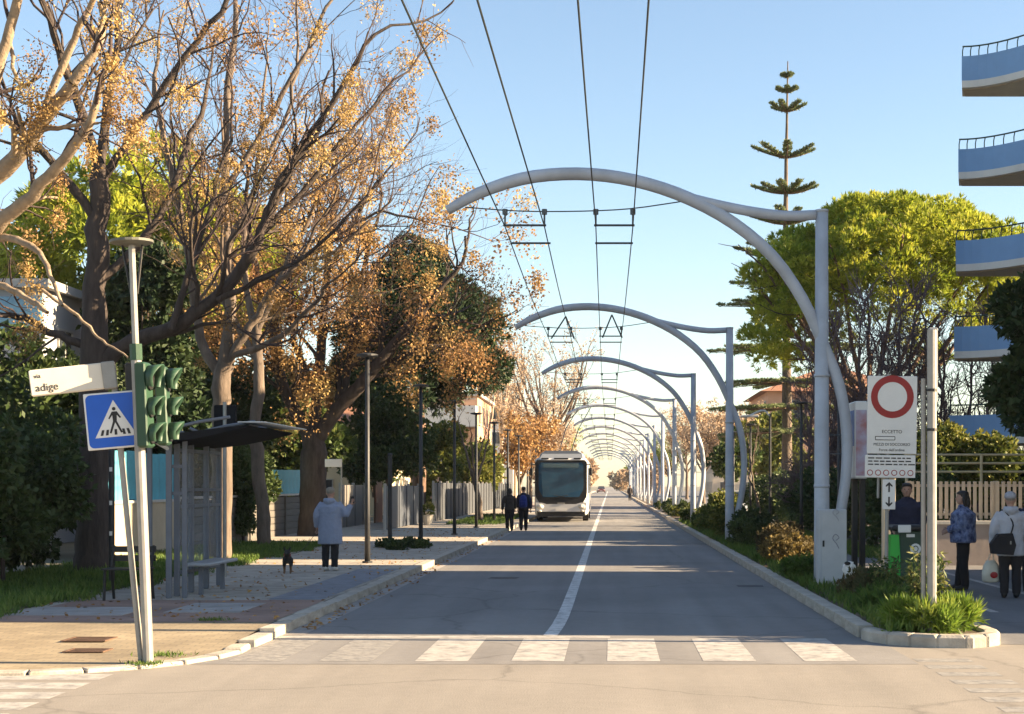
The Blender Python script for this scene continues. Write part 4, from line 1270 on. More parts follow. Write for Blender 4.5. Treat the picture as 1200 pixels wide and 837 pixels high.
shrub('far_tree', 'dense orange-leaved tree mass directly behind the bus roof', (-4.9, 118, 4.2), (1.8, 3, 2.4), 34, .9, L_PINK, 221, 7, .24, .07, 'tree')
shrub('green_shrub', 'tall yellow-green garden shrubs behind the grey fence', (-9.6, 84, 3.4), (1.6, 2.0, 2.2), 24, .8, L_SHRUB, 222, 20, .22, .06, 'shrub')
shrub('green_shrub', 'olive-green garden bushes beside the lamp posts', (-12.3, 80, 4.0), (1.4, 2.0, 2.4), 20, .9, L_HEDGE, 223, 18, .25, .07, 'shrub')
shrub('green_shrub', 'yellow-green bush left of the walkers', (-8.9, 104, 2.8), (1.3, 2.0, 1.8), 18, .8, L_SHRUB, 224, 16, .25, .08, 'shrub')
k = 0
for (x, y, h, m_, lab) in ((-8, 150, 9, L_PINK, 'pinkish dry-leaved tree past the bare poplars'), (-7, 185, 8, L_PINK, 'orange dry-leaved tree far along the left pavement'), (-8, 230, 9, L_PINE, 'green tree far along the left pavement'), (-5.5, 290, 7, L_PINK, 'rust-coloured tree near the far end of the road'), (8.5, 140, 8, L_PINK, 'pinkish dry-leaved tree past the layered conifer'), (8.2, 108, 6.5, L_PINK, 'rust-leaved tree behind the third arch pole'),
                           (9, 180, 9, L_PINK, 'pale pinkish tree far along the island'), (9, 235, 8, L_PINE, 'green tree far along the right pavement'), (8, 300, 8, L_PINK, 'rust-coloured tree at the far right end'), (2.5, 430, 6, L_PINK, 'pale rust tree closing the end of the street'), (-9, 440, 8, L_PINE, 'green tree closing the end of the street'), (9, 450, 10, L_PINE, 'broad green tree closing the far right end')):
    k += 1
    if y > 250:
        shrub('far_tree', lab, (x, y, h * .5), (h * .4, h * .4, h * .36), 14, h * .2, m_, 230 + k, 2.2, .9, .3, 'tree')
    else:
        bare_tree('far_tree', lab, x, y, h, .2, h * .28, 230 + k, B_PALE, m_, .45, (16, .4, .17), n=8, L=h * .17)
# trees and gardens right, between hedge and conifer
shrub('garden_tree', 'olive-green garden tree behind the clipped hedge', (10.0, 96, 4.2), (2.6, 2.5, 1.8), 26, 1.0, L_SHRUB, 260, 9, .34, .1, 'tree')
shrub('garden_tree', 'ochre garden tree left of the layered conifer trunk', (6.9, 88, 3.4), (1.1, 1.5, 1.5), 16, .7, L_WEED, 261, 14, .26, .08, 'tree')
bare_tree('young_tree', 'thin leaning young tree beside the clipped hedge', 6.1, 62, 4.6, .07, .5, 262, B_PALE, None, n=4, L=.5, lean=-.5, z=HR, kids=(2, 2))
for (x, y, hh, m_, sd, lab) in ((16, 62.5, 3.0, L_HEDGE, 270, 'dark garden bushes at the foot of the umbrella pine'), (13, 47, 3.2, L_HEDGE, 271, 'dark bushes below the blue balconies')):
    shrub('garden_bush', lab, (x, y, hh * .5), (2.2, 1.0, hh * .3), 20, .7, m_, sd, 24, .2, .06)

# dense garden greenery behind the left walls
for (x, y, z, rx, rz, lr, m_, sd, lab) in ((-13.2, 36, 2.6, 1.3, 1.6, .75, L_HEDGE, 301, 'dark laurel bush behind the beige garden wall'), (-15.5, 40.5, 3.4, 2.0, 2.2, .9, L_HEDGE, 302, 'tall dark laurel in front of the white apartment house'),
                                      (-13.5, 46, 3.0, 1.5, 2.0, .9, L_DARKP, 303, 'dark conifer bush behind the grey plank wall'), (-15.0, 55, 4.2, 2.6, 2.6, 1.1, L_HEDGE, 304, 'broad dark evergreen behind the blue sheets'),
                                      (-19.5, 62, 5.0, 3.0, 3.2, 1.3, L_DARKP, 305, 'large dark evergreen behind the tall trunk'), (-13.0, 62, 3.4, 1.6, 1.8, .9, L_WEED, 306, 'rust-green bush behind the broad forked tree'), (-17.2, 36, 2.8, 2.2, 1.6, .9, L_HEDGE, 307, 'dark bushes left of the beige garden wall'), (-13.7, 45.2, 6.0, 1.2, 3.6, .8, L_DARKP, 309, 'narrow tall conifer added to shade the white apartment house'), (-16.5, 74, 5.5, 3.0, 3.0, 1.3, L_DRY, 308, 'rust-brown tree deep in the left garden')):  # the narrow conifer is added to shade the white house's east wall
    shrub('garden_tree', lab, (x, y, z), (rx, rx * .8, rz), 24, lr, m_, sd, 16 if lr > 1 else 24, .24, .07, 'tree')

# fallen leaves and small tufts
n = 1300
P = np.stack([NPR.uniform(-7.9, -4.15, n), 19 + 40 * NPR.uniform(0, 1, n) ** 1.4, np.full(n, HL + .006)], 1)
P[:350, 0] = NPR.normal(-3.8, .09, 350); P[:350, 2] = .008
V, Fq, t = leaf_arrays(P, NPR.normal(0, 1, (n, 3)) * np.array([1, 1, .12]), 1, .075, .022, .2)
V[:, 2] = np.maximum(V[:, 2], np.repeat(P[:, 2], 4) - .002)
fo = np_obj('fallen_leaves', V, Fq, L_DRY, tone=t)
stuff(tag(fo, 'dry fallen leaves scattered over the left pavement and gutter', 'leaves'))
n = 900
P = np.stack([NPR.uniform(3.2, 4.2, n), NPR.uniform(17.4, 60, n), np.full(n, .13)], 1)
for (px, py, w, lab) in ((170, 779, .09, 'small grass tuft at the foot of the leaning posts'), (190, 769, .12, 'small weed patch beside the leaning posts'), (248, 736, .12, 'weed tuft on the rounded corner pavement')):
    q = G(px, py, left_h(15.3)); m_ = 120
    Q = np.stack([NPR.normal(q.x, w, m_), NPR.normal(q.y, w * .8, m_), np.full(m_, left_h(q.y))], 1)
    V, Fq, t = leaf_arrays(Q, np.tile([0, 0, 1.0], (m_, 1)), 2, .05, .005, .6)
    V[:, 2] = np.maximum(V[:, 2], left_h(q.y))
    stuff(tag(np_obj('weed_tuft', V, Fq, L_GRASS, tone=t), lab, 'grass'))
# ================================================================ street furniture
M_GALV = mat('galvanised', (0.28, 0.27, 0.25), 0.45, 0.1, 8, 0.05, metal=0.25)
M_GREENTL = mat('signal_green', (0.022, 0.06, 0.034), 0.5, 0.1, 6, 0.05)
M_BLACK = mat('black_paint', (0.015, 0.015, 0.016), 0.5, 0.2, 8, 0.05)
M_LAMP = mat('lamp_post_paint', (0.03, 0.032, 0.035), 0.5, 0.2, 8, 0.05)
M_SWHITE = mat('sign_white', (0.72, 0.7, 0.66), 0.45, 0.05, 3, 0, dirt=0.06)
M_SBLUE = mat('sign_blue', (0.012, 0.1, 0.5), 0.4, 0.06, 3, 0)
M_SBLACK = mat('sign_black', (0.02, 0.018, 0.018), 0.5, 0.1, 3, 0)
M_SRED = mat('sign_red', (0.3, 0.014, 0.014), 0.45, 0.06, 3, 0)
M_CREAMS = mat('sign_cream', (0.66, 0.6, 0.5), 0.5, 0.06, 3, 0, dirt=0.1)
G_LENS = glass_mat('dark_lens', (0.03, 0.03, 0.03), 0.15)

def text_obj(txt, size, m, parent, loc, rot, align='LEFT', name='lettering', ext=0.0015):
    cu = bpy.data.curves.new(name, 'FONT'); cu.body = txt; cu.size = size; cu.align_x = align; cu.extrude = ext
    to = bpy.data.objects.new(name + '_tmp', cu); link(to)
    dg = bpy.context.evaluated_depsgraph_get()
    me = bpy.data.meshes.new_from_object(to.evaluated_get(dg))
    bpy.data.objects.remove(to, do_unlink=True)
    me.materials.clear(); me.materials.append(m)
    o = bpy.data.objects.new(name, me); link(o); o.parent = parent
    o.location = loc; o.rotation_euler = rot
    return o
def flat(pts, z, m, parent, name, th=0.002):
    """thin prism in a sign's own plane: x right, z up, facing -y; pts counter-clockwise"""
    b = MB(); n = len(pts)
    vs = [(x, -z - th, y) for x, y in pts] + [(x, -z, y) for x, y in pts]
    b.add(vs, [tuple(range(n)), tuple(range(2 * n - 1, n - 1, -1))] + [(i, n + i, n + (i + 1) % n, (i + 1) % n) for i in range(n)])
    o = bpy.data.objects.new(name, b.mesh(name, m)); link(o); o.parent = parent
    return o
def rrect(w, h, r, n=5):
    out = []
    for cx, cy, a in ((w / 2 - r, -h / 2 + r, -90), (w / 2 - r, h / 2 - r, 0), (-w / 2 + r, h / 2 - r, 90), (-w / 2 + r, -h / 2 + r, 180)):
        out += [(cx + r * math.cos(R(a + 90 * i / n)), cy + r * math.sin(R(a + 90 * i / n))) for i in range(n + 1)]
    return out

# --- leaning post with street-name board and crossing sign
hb = left_h(15.15)
pb = G(166, 777, hb)
sp = thing('sign_post', 'leaning thin post with white street-name board and blue crossing sign', 'sign', pb)
s_ = F / pb.y
MB().cyl(pb, pb + Vector((0, 0, 2.98)), .032, 10).build('post', M_GALV, sp)
zc = 2.42
pan = bpy.data.objects.new('crossing_sign', MB().box((0, 0, 0), (.56, .02, .56), bev=.006).mesh('crossing_sign', M_SWHITE)); link(pan); pan.parent = sp
pan.location = (-0.01, -.055, zc); pan.rotation_euler = (0, 0, R(9))
flat(rrect(.525, .525, .05), .0112, M_SBLUE, pan, 'blue_field')
flat([(-.2, -.165), (.2, -.165), (0, .2)], .0135, M_SWHITE, pan, 'white_triangle')
# walker and stripes
def fl(pts, nm='pictogram'): return flat(pts, .0157, M_SBLACK, pan, nm)
cxs = [(.018 * math.cos(R(a)), .112 + .018 * math.sin(R(a))) for a in range(0, 360, 36)]
fl(cxs)
fl([(-.018, -.01), (.018, -.01), (.026, .085), (-.022, .085)])
fl([(-.022, .085), (-.06, .02), (-.05, .012), (-.014, .06)])
fl([(.026, .085), (.016, .06), (.05, .015), (.062, .024)])
fl([(-.018, -.01), (-.06, -.125), (-.042, -.13), (.006, -.01)])
fl([(.018, -.01), (-.004, -.01), (.048, -.13), (.066, -.124)])
for x in (-.135, -.085, .0, .082, .13):
    fl([(x - .014, -.145), (x + .012, -.145), (x + .012 - x * .12, -.09), (x - .012 - x * .12, -.09)], 'stripe')
# street-name board
bd = bpy.data.objects.new('name_board', MB().box((-.375, 0, 0), (.8, .05, .26), bev=.012).mesh('name_board', M_CREAMS)); link(bd); bd.parent = sp
bd.location = (.0, -.03, 2.87); bd.rotation_euler = (R(0), R(-2.0), R(14))
text_obj('via', .06, M_SBLACK, bd, (-.73, -.0268, .045), (R(90), 0, 0))
text_obj('adige', .105, M_SBLACK, bd, (-.73, -.0268, -.085), (R(90), 0, 0))
MB().box((0, 0, 0), (.14, .075, .275), bev=.01).mesh('clamp', M_GALV)
cl_ = bpy.data.objects.new('clamp', MB().box((-.03, 0, 0), (.13, .085, .272), bev=.01).mesh('clamp', M_GALV)); link(cl_); cl_.parent = bd
sp.rotation_euler = (0, R(-5.6), 0)

# --- traffic light pole
tb = G(174, 778, hb)
tl = thing('traffic_light', 'green traffic light on a pale pole topped by a flat disc lamp', 'traffic light', tb)
st = F / tb.y
MB().cyl((tb.x, tb.y, tb.z), (tb.x, tb.y, tb.z + 3.1), .052, 12).build('post', M_GALV, tl)
MB().cyl((tb.x, tb.y, tb.z + 3.05), (tb.x, tb.y, tb.z + 4.14), .033, 10).build('upper_post', M_GALV, tl)
MB().cyl((tb.x, tb.y, tb.z + 3.0), (tb.x, tb.y, tb.z + 3.16), .062, 10).build('collar', M_GREENTL, tl)
dl = MB(); zt = tb.z + 4.16
dl.tube([(tb.x, tb.y, zt - .015), (tb.x, tb.y, zt), (tb.x, tb.y, zt + .025), (tb.x, tb.y, zt + .04)], [.16, .21, .21, .1], 20)
lo = dl.build('lamp_disc', mat('disc_grey', (0.12, 0.12, 0.1), 0.6, 0.15, 6, 0.05), tl)
for sx in (-1, 1): MB().cyl((tb.x + sx * .1, tb.y + .02, zt - .02), (tb.x + sx * .03, tb.y + .02, zt - .5), .012, 6).build('strut', M_BLACK, lo)
def signal_head(parent, base, face, sizes, back=M_GREENTL):
    """base: lower middle of the housing back; face: angle it looks to"""
    h = bpy.data.objects.new('signal_head', None)
    tot = sum(sizes)
    b = MB().box((0, .10, tot / 2), (.22, .11, tot), bev=.02)
    h = bpy.data.objects.new('signal_head', b.mesh('signal_head', M_GREENTL)); link(h); h.parent = parent
    h.location = Vector(base) - base_of(parent); h.rotation_euler = (0, 0, face)
    z = 0
    for sz in sizes:
        zc = z + sz / 2; r = sz * .37
        ln = MB().tube([(0, .172, zc), (0, .176, zc), (0, .185, zc)], [r, r * .9, r * .4], 14)
        l_ = bpy.data.objects.new('lens', ln.mesh('lens', G_LENS, smooth=True)); link(l_); l_.parent = h
        v = MB(); vs = []; n = 12; fs = []
        for i in range(n + 1):
            a = R(-40 + 260 * i / n)
            dep = .06 + .075 * max(0, math.sin(a))
            for rr, yy in ((r + .012, .165), (r + .02, .17 + dep), (r + .008, .17 + dep), (r, .166)):
                vs.append((rr * math.cos(a), yy, zc + rr * math.sin(a)))
        for i in range(n):
            for k in range(4):
                k2 = (k + 1) % 4
                fs.append((4 * i + k, 4 * i + k2, 4 * i + 4 + k2, 4 * i + 4 + k))
        v.add(vs, fs)
        vo = bpy.data.objects.new('visor', v.mesh('visor', M_GREENTL, smooth=True)); link(vo); vo.parent = h
        z += sz
    return h
z0 = tb.z + 2.13
signal_head(tl, (tb.x - .02, tb.y - .05, z0), R(-92), (.26, .26, .32))
signal_head(tl, (tb.x + .05, tb.y + .32, z0 + .03), R(-84), (.25, .25, .3))
MB().box((tb.x - .04, tb.y + .12, z0 + .68), (.2, .12, .36), bev=.02).build('signal_head_back', M_BLACK, tl)  # dark back of a further signal head, as a plain black box
for z in (z0 + .12, z0 + .7): MB().cyl((tb.x, tb.y, z), (tb.x + .2, tb.y + .3, z), .018, 6).build('bracket', M_GREENTL, tl)
tl.rotation_euler = (0, R(-2.3), 0)

# --- flat-disc lamp posts, left
def lamp_post(x, y, z, label, group=None):
    r = thing('lamp_post', label, 'lamp post', (x, y, z), group)
    MB().tube([(x, y, z), (x, y, z + 1.2), (x, y, z + 4.42)], [.062, .055, .045], 10).build('post', M_LAMP, r, True)
    MB().cyl((x, y, z), (x, y, z + .04), .11, 10).build('base_plate', M_LAMP, r)
    MB().tube([(x, y, z + 4.4), (x, y, z + 4.43), (x, y, z + 4.47), (x, y, z + 4.49)], [.1, .23, .23, .12], 18).build('lamp_disc', M_LAMP, r)
    return r
l0 = lamp_post(-5.2, 32.9, HL, 'dark lamp post with flat disc head right of the woman walking the dog')
ORD = ('', 'first', 'second', 'third', 'fourth', 'fifth', 'sixth', 'seventh', 'eighth')
LAMPL = 'dark lamp post with flat disc head along the left pavement'
for k, (x, y) in enumerate(((-5.3, 43.0), (-5.22, 51.5), (-5.22, 59.9), (-5.2, 68.9), (-5.2, 78.0), (-5.2, 87.3), (-5.2, 97), (-5.2, 107), (-5.2, 117))):
    dup(l0, (x, y, HL), (ORD[k] + ' dark lamp post past the low green bed') if k else 'dark lamp post with flat disc head standing in the low green bed', 'lamp posts along the left pavement')
LAMPR = 'dark lamp post with flat disc head beside the clipped hedge'
for k, (x, y) in enumerate(((6.35, 42.6), (6.35, 51.0), (6.35, 69.5), (6.35, 79))):
    dup(l0, (x, y, HR), ORD[k + 1] + ' dark lamp post beside the clipped hedge, counted from the gate pillar', 'lamp posts along the right pavement')
# slim dark post behind the low bed, thin dark post by the trunk
o = thing('steel_post', 'short thick dark post behind the low green bed', 'post', (-6.05, 42.2, HL))
MB().cyl((-6.05, 42.2, HL), (-6.05, 42.2, 2.6), .06, 10).build('shaft', M_LAMP, o); MB().ball((-6.05, 42.2, 2.62), (.075, .075, .05)).build('cap', M_LAMP, o)
p = G(131, 688, HL)
o = thing('utility_post', 'thin dark post with pale stickers beside the dark tree trunk', 'post', p)
MB().cyl(p, p + Vector((0, 0, 3.1)), .05, 8).build('shaft', M_LAMP, o)
for z in (1.0, 1.5, 2.05): MB().box((p.x, p.y - .05, z), (.045, .01, .07)).build('sticker', M_SWHITE, o)
# cantilever street lamp, right
o = thing('street_lamp', 'street lamp with pale arm behind the second arch pole', 'street lamp', (6.3, 60.5, HR))
MB().tube([(6.3, 60.5, HR), (6.3, 60.5, 4.6)], [.06, .045], 8).build('post', M_LAMP, o)
MB().tube([(6.3, 60.5, 4.5), (6.0, 60.5, 4.72), (5.3, 60.5, 4.42)], .04, 7, n=8).build('arm', M_SWHITE, o)
MB().box((5.5, 60.5, 4.5), (.7, .22, .09), bev=.02).build('lamp_head', M_SWHITE, o)

# --- bus shelter
M_SHEL = mat('shelter_steel', (0.12, 0.135, 0.165), 0.5, 0.12, 4, 0.05)
M_CAN = mat('canopy_dark', (0.014, 0.015, 0.018), 0.9, 0.15, 3, 0.05, spec=0.08)
G_SHEL, _n, _b = _nt('clear_panel')
_nz = _n.nodes.new('ShaderNodeTexNoise'); _nz.inputs['Scale'].default_value = 3
_rp = _n.nodes.new('ShaderNodeValToRGB'); _rp.color_ramp.elements[0].color = (.72, .72, .72, 1); _rp.color_ramp.elements[1].color = (.88, .88, .88, 1)
_n.links.new(_nz.outputs[0], _rp.inputs[0])
_tr = _n.nodes.new('ShaderNodeBsdfTransparent'); _mx = _n.nodes.new('ShaderNodeMixShader')
_n.links.new(_rp.outputs[0], _mx.inputs[0]); _n.links.new(_b.outputs[0], _mx.inputs[1]); _n.links.new(_tr.outputs[0], _mx.inputs[2])
_n.links.new(_mx.outputs[0], _n.nodes['Material Output'].inputs[0])
_b.inputs['Base Color'].default_value = (.3, .34, .38, 1); _b.inputs['Roughness'].default_value = .15
bx, y0, y1 = -6.52, 22.7, 25.6
sh = thing('bus_shelter', 'grey steel bus shelter with sloping dark canopy beside the road', 'bus shelter', (bx, 25, HL))
for k, y in enumerate((y0, y0 + .42, y0 + 1.2, y0 + 2.1, y1)):
    MB().box((bx, y, HL + 1.2), (.08, .07, 2.4), bev=.01).build('post', M_SHEL, sh)
for k, (a, c) in enumerate(((y0 + .42, y0 + 1.2), (y0 + 1.2, y0 + 2.1), (y0 + 2.1, y1))):
    p_ = MB().box((bx - .01, (a + c) / 2, HL + 1.25), (.02, c - a - .12, 1.9)).build('back_panel', G_SHEL, sh)
    for z in (.35, 1.35, 1.6, 2.2): MB().box((bx + .02, (a + c) / 2, HL + z), (.05, c - a - .1, .05)).build('rail', M_SHEL, p_)
# near end: double slats
for x in (-.3, .22): MB().box((bx + x, y0 + .05, HL + 1.17), (.07, .06, 2.34), bev=.01).build('side_post', M_SHEL, sh)
for z in (1.55, 1.95): MB().box((bx + .11, y0 + .06, HL + z), (.16, .04, .05)).build('side_rail', M_SHEL, sh)
can = MB()
sec = [(-.35, 2.3), (-.1, 2.28), (.4, 2.34), (.8, 2.42), (1.2, 2.52)]
th_ = [.07, .11, .12, .09, .03]
rings = []
for y in (y0 - .25, y1 + .1):
    up_ = [(bx + x, y, HL + z + t) for (x, z), t in zip(sec, th_)]; dn = [(bx + x, y, HL + z) for x, z in sec][::-1]
    rings.append(up_ + dn)
can.rings(rings)
co = can.build('canopy', M_CAN, sh)
MB().box((bx + 1.25, 24.1, HL + 2.6), (.4, 3.1, .015)).build('edge_glazing', mat('pale_glazing', (0.45, 0.5, 0.54), 0.3, 0.05, 2, 0), co)
for y in (y0 - .2, 24.1, y1 + .05):
    MB().tube([(bx - .5, y, HL + 2.62), (bx - .1, y, HL + 2.46), (bx + .5, y, HL + 2.6), (bx + .95, y, HL + 2.67)], .025, 7).build('roof_rib', M_SHEL, co)
MB().tube([(bx - .35, y0 - .2, HL + 2.5), (bx - .12, y0 - .2, HL + 2.3), (bx, y0, HL + 2.2)], .03, 7).build('bracket', M_SWHITE, sh)
se = MB().box((bx + .3, y0 + 1.3, HL + .47), (.4, 1.7, .05), bev=.015).build('seat', mat('seat_grey', (0.3, 0.32, 0.35), .4, .1, 4, 0), sh)
for y in (y0 + .65, y0 + 1.95): MB().box((bx + .3, y, HL + .225), (.06, .06, .44)).build('seat_leg', M_SHEL, se)
# bench beside it
bn = thing('bench', 'small black metal bench left of the bus shelter', 'bench', (-6.98, 22.4, HL))
for x in (-7.3, -6.72):
    MB().tube([(x, 22.6, HL), (x, 22.5, HL + .45), (x, 22.62, HL + .78)], .022, 6, n=8).build('leg', M_BLACK, bn)
    MB().cyl((x, 22.15, HL), (x, 22.2, HL + .45), .022, 6).build('leg', M_BLACK, bn)
for k in range(4): MB().box((-7.01, 22.18 + k * .1, HL + .455), (.66, .08, .025)).build('seat_slat', M_BLACK, bn)
for k in range(2): MB().box((-7.01, 22.58 + k * .02, HL + .6 + k * .13), (.66, .025, .09)).build('back_slat', M_BLACK, bn)
# bus-stop box on a pole, small white sign on a post
o = thing('bus_stop_sign', 'dark box-shaped bus stop sign on a pole over the shelter roof', 'sign', (-7.0, 27.9, HL))
MB().cyl((-7.0, 27.9, HL), (-7.0, 27.9, 3.3), .035, 8).build('post', M_GALV, o)
MB().box((-7.0, 27.95, 3.0), (.4, .1, .5), bev=.02).build('sign_box', M_CAN, o)
o = thing('small_sign', 'small white direction board on a post beside the broad tree', 'sign', (-8.9, 50, HL))
MB().cyl((-8.75, 50, HL), (-8.75, 50, 2.65), .03, 8).build('post', M_GALV, o)
MB().box((-9.0, 49.95, 2.5), (.55, .03, .26), bev=.01).build('board', M_SWHITE, o)
# flower pot
o = thing('flower_pot', 'pale flower pot with small plant against the grey fence', 'flower pot', (-7.6, 64, HL))
MB().tube([(-7.6, 64, HL), (-7.6, 64, HL + .3), (-7.6, 64, HL + .42)], [.16, .22, .25], 12).build('pot', M_CREAMS, o)
foliage(o, 'plant', [((-7.6, 64, HL + .62), (.26, .26, .24))], L_SHRUB, 160, 4, .14, .04)

# --- right side: cabinet, ad panel, traffic sign, pole, bin
cb = thing('utility_cabinet', 'grey electric cabinet with faint graffiti at the first arch pole', 'cabinet', (3.56, 24.45, .11))
cx0 = 3.585
MB().box((cx0, 24.9, .8), (.46, .3, 1.2), bev=.015).build('body', mat('cabinet_grey', (0.44, 0.45, 0.46), 0.55, 0.07, 3, 0.05, dirt=0.12), cb)
MB().box((cx0, 24.9, .15), (.4, .26, .1)).build('plinth', M_KERB, cb)
MB().box((cx0 + .02, 24.742, .8), (.4, .014, 1.12), bev=.004).build('door', MATS['cabinet_grey'], cb)
MB().box((cx0 - .15, 24.73, .85), (.03, .02, .1)).build('handle', M_BLACK, cb)
gr_ = [(.05, .15), (.1, .2), (.04, .25), (.0, .18), (.06, .1), (.1, .02)]
MB().tube([(cx0 + x, 24.731, .75 + z) for x, z in gr_], .006, 5, n=16).build('graffiti', mat('spray', (0.2, 0.2, 0.24), .7, .1, 5, 0), cb)
MB().tube([(cx0 + x, 24.731, 1.2 + z * .8) for x, z in gr_], .005, 5, n=16).build('graffiti', mat('spray_pale', (0.33, 0.33, 0.36), .7, .1, 5, 0), cb)
bg_ = thing('plastic_bag', 'crumpled white plastic bag caught in the weeds by the cabinet', 'bag', (3.72, 23.9, .3))
b = MB(); b.ball((3.72, 23.9, .48), (.11, .09, .12), 10, 8)
rs2 = np.random.RandomState(4); b.v = [(x + rs2.normal(0, .014), y + rs2.normal(0, .014), z + rs2.normal(0, .014)) for x, y, z in b.v]
b.build('bag', M_SWHITE, bg_); MB().ball((3.68, 23.82, .58), (.05, .03, .03)).build('knot', M_BLACK, bg_)

ap = thing('advertising_panel', 'narrow advertising panel seen edge-on behind the cabinet', 'panel', (4.13, 26.2, HR))
xa = AT(1004, 520, 26.2).x
pa = MB().box((xa, 26.2, 2.55), (.22, .95, 1.3), bev=.02).build('panel_box', M_SWHITE, ap)
MB().box((xa - .112, 26.2, 2.75), (.006, .85, .6)).build('blue_print', mat('print_blue', (0.12, 0.22, 0.45), .5, .3, 3, 0), pa)
MB().box((xa, 25.722, 2.5), (.18, .006, 1.1)).build('print', mat('print_mixed', (0.45, 0.12, 0.08), .5, .2, 2.2, 0, col2=(0.42, 0.47, 0.62)), pa)
for dx in (-.03, .1): MB().box((xa + dx, 26.25, .98), (.09, .12, 1.86)).build('leg', M_BLACK, ap)

Ys = 22.9
sb = thing('traffic_sign', 'white no-entry panel with red ring and small arrow plate on a post', 'sign', (AT(1038, 560, Ys).x, Ys, .11))
xs = sb.location.x
MB().cyl((xs, Ys, .11), (xs, Ys, 3.45), .03, 10).build('post', M_GALV, sb)
MB().cyl((xs - .13, Ys + .02, 1.6), (xs - .13, Ys + .02, 3.45), .02, 8).build('stay', M_GALV, sb)
def sign_plane(px0, px1, py0, py1, name, m, lean=0):
    a, c = AT(px0, py0, Ys), AT(px1, py1, Ys)
    w, h = c.x - a.x, a.z - c.z
    o = bpy.data.objects.new(name, MB().box((0, 0, 0), (w, .02, h), bev=.006).mesh(name, m)); link(o); o.parent = sb
    o.location = Vector(((a.x + c.x) / 2, Ys - .05, (a.z + c.z) / 2)) - sb.location
    return o, w, h
p1, w1, h1 = sign_plane(1013, 1071, 441, 532, 'sign_panel', M_SWHITE)
rr = .40 * w1
flat([(rr * 1.08 * math.cos(R(a)), .165 * 1.0 + h1 * .09 + rr * 1.08 * math.sin(R(a))) for a in range(0, 360, 10)], .0112, M_SRED, p1, 'red_ring')
flat([(rr * .74 * math.cos(R(a)), .165 * 1.0 + h1 * .09 + rr * .74 * math.sin(R(a))) for a in range(0, 360, 10)], .0135, M_SWHITE, p1, 'white_disc')
text_obj('ECCETTO', .068, M_SBLACK, p1, (0, -.0125, -h1 * .235), (R(90), 0, 0), 'CENTER')
flat(rrect(.3, .06, .01), .0112, M_SBLACK, p1, 'box_outline').location = (-.1, 0, -h1 * .30)
flat(rrect(.28, .04, .006), .0135, M_SWHITE, p1, 'box_field').location = (-.1, 0, -h1 * .30)
text_obj('MEZZI DI SOCCORSO', .056, M_SBLACK, p1, (0, -.0125, -h1 * .395), (R(90), 0, 0), 'CENTER')
text_obj("Forze dell'ordine", .056, M_SBLACK, p1, (0, -.0125, -h1 * .465), (R(90), 0, 0), 'CENTER')
p2, w2, h2 = sign_plane(1011, 1070, 533.5, 560, 'sign_panel', M_SWHITE)
rs3 = np.random.RandomState(8)
for k, zz in enumerate((.34, .2, .06)):
    x = -w2 * .44
    while x < w2 * .36:
        l = rs3.uniform(.04, .1)
        flat([(x, zz * h2), (x + l, zz * h2), (x + l, zz * h2 + .018), (x, zz * h2 + .018)], .0112, M_SBLACK, p2, 'small_print'); x += l + .02
for k in range(6):
    cx = -w2 * .4 + k * w2 * .16
    for q, (rad, m_) in enumerate(((.045, M_SRED), (.033, M_SWHITE))):
        flat([(cx + rad * math.cos(R(a)), -h2 * .28 + rad * math.sin(R(a))) for a in range(0, 360, 24)], .0112 + q * .0023, m_, p2, 'small_ring')
p3, w3, h3 = sign_plane(1032, 1047, 562, 597, 'arrow_plate', M_SWHITE)
for s in (1, -1):
    ar = [(-.012, 0), (.012, 0), (.012, .1), (.05, .075), (.05, .1), (0, .15), (-.05, .1), (-.05, .075), (-.012, .1)]
    ar = [(x * s, (y + .035) * s) for x, y in ar]
    flat(ar, .0112, M_SBLACK, p3, 'arrow')
sb.rotation_euler = (0, R(.7), 0)

pp = G(1092, 742, .11)
po = thing('metal_pole', 'tall bright pole on the island corner with a second thin pole', 'pole', pp)
MB().cyl(pp, pp + Vector((0, 0, 3.45)), .055, 12).build('post', M_GALV, po)
MB().cyl(pp + Vector((-.085, .05, 0)), pp + Vector((-.085, .05, 2.9)), .03, 10).build('side_post', M_GALV, po)
MB().box(pp + Vector((.02, .05, 3.05)), (.1, .08, .86), bev=.01).build('bracket_box', mat('bracket_grey', (0.22, 0.23, 0.25), .5, .1, 4, 0), po)
for z in (2.3, 2.75): MB().cyl(pp + Vector((0, 0, z)), pp + Vector((0, 0, z + .03)), .062, 10).build('clamp', M_BLACK, po)

Yb_ = 24.6
xb = AT(1061, 650, Yb_).x
bi = thing('waste_bin', 'dark green waste bin with bright green side and white emblem', 'waste bin', (xb, Yb_, HR))
M_BIN = mat('bin_green', (0.02, 0.05, 0.03), .5, .15, 5, .03)
M_LIME = mat('bin_lime', (0.04, 0.42, 0.05), .5, .08, 4, 0)
MB().box((xb + .07, Yb_, .58), (.4, .42, 1.0), bev=.03, taper=1).build('body', M_BIN, bi)
MB().add([(xb - .3, Yb_ - .2, .12), (xb - .09, Yb_ - .2, .12), (xb - .14, Yb_ - .2, 1.0), (xb - .26, Yb_ - .2, 1.0), (xb - .3, Yb_ + .1, .12), (xb - .09, Yb_ + .1, .12), (xb - .14, Yb_ + .1, 1.0), (xb - .26, Yb_ + .1, 1.0)], [(0, 1, 2, 3), (7, 6, 5, 4), (0, 4, 5, 1), (1, 5, 6, 2), (2, 6, 7, 3), (3, 7, 4, 0)]).build('green_side', M_LIME, bi)
MB().box((xb - .0, Yb_ - .02, 1.11), (.52, .5, .09), bev=.03).build('lid', M_BLACK, bi)
MB().box((xb - .07, Yb_ - .29, 1.1), (.2, .04, .12), bev=.008).build('label', M_SWHITE, bi)
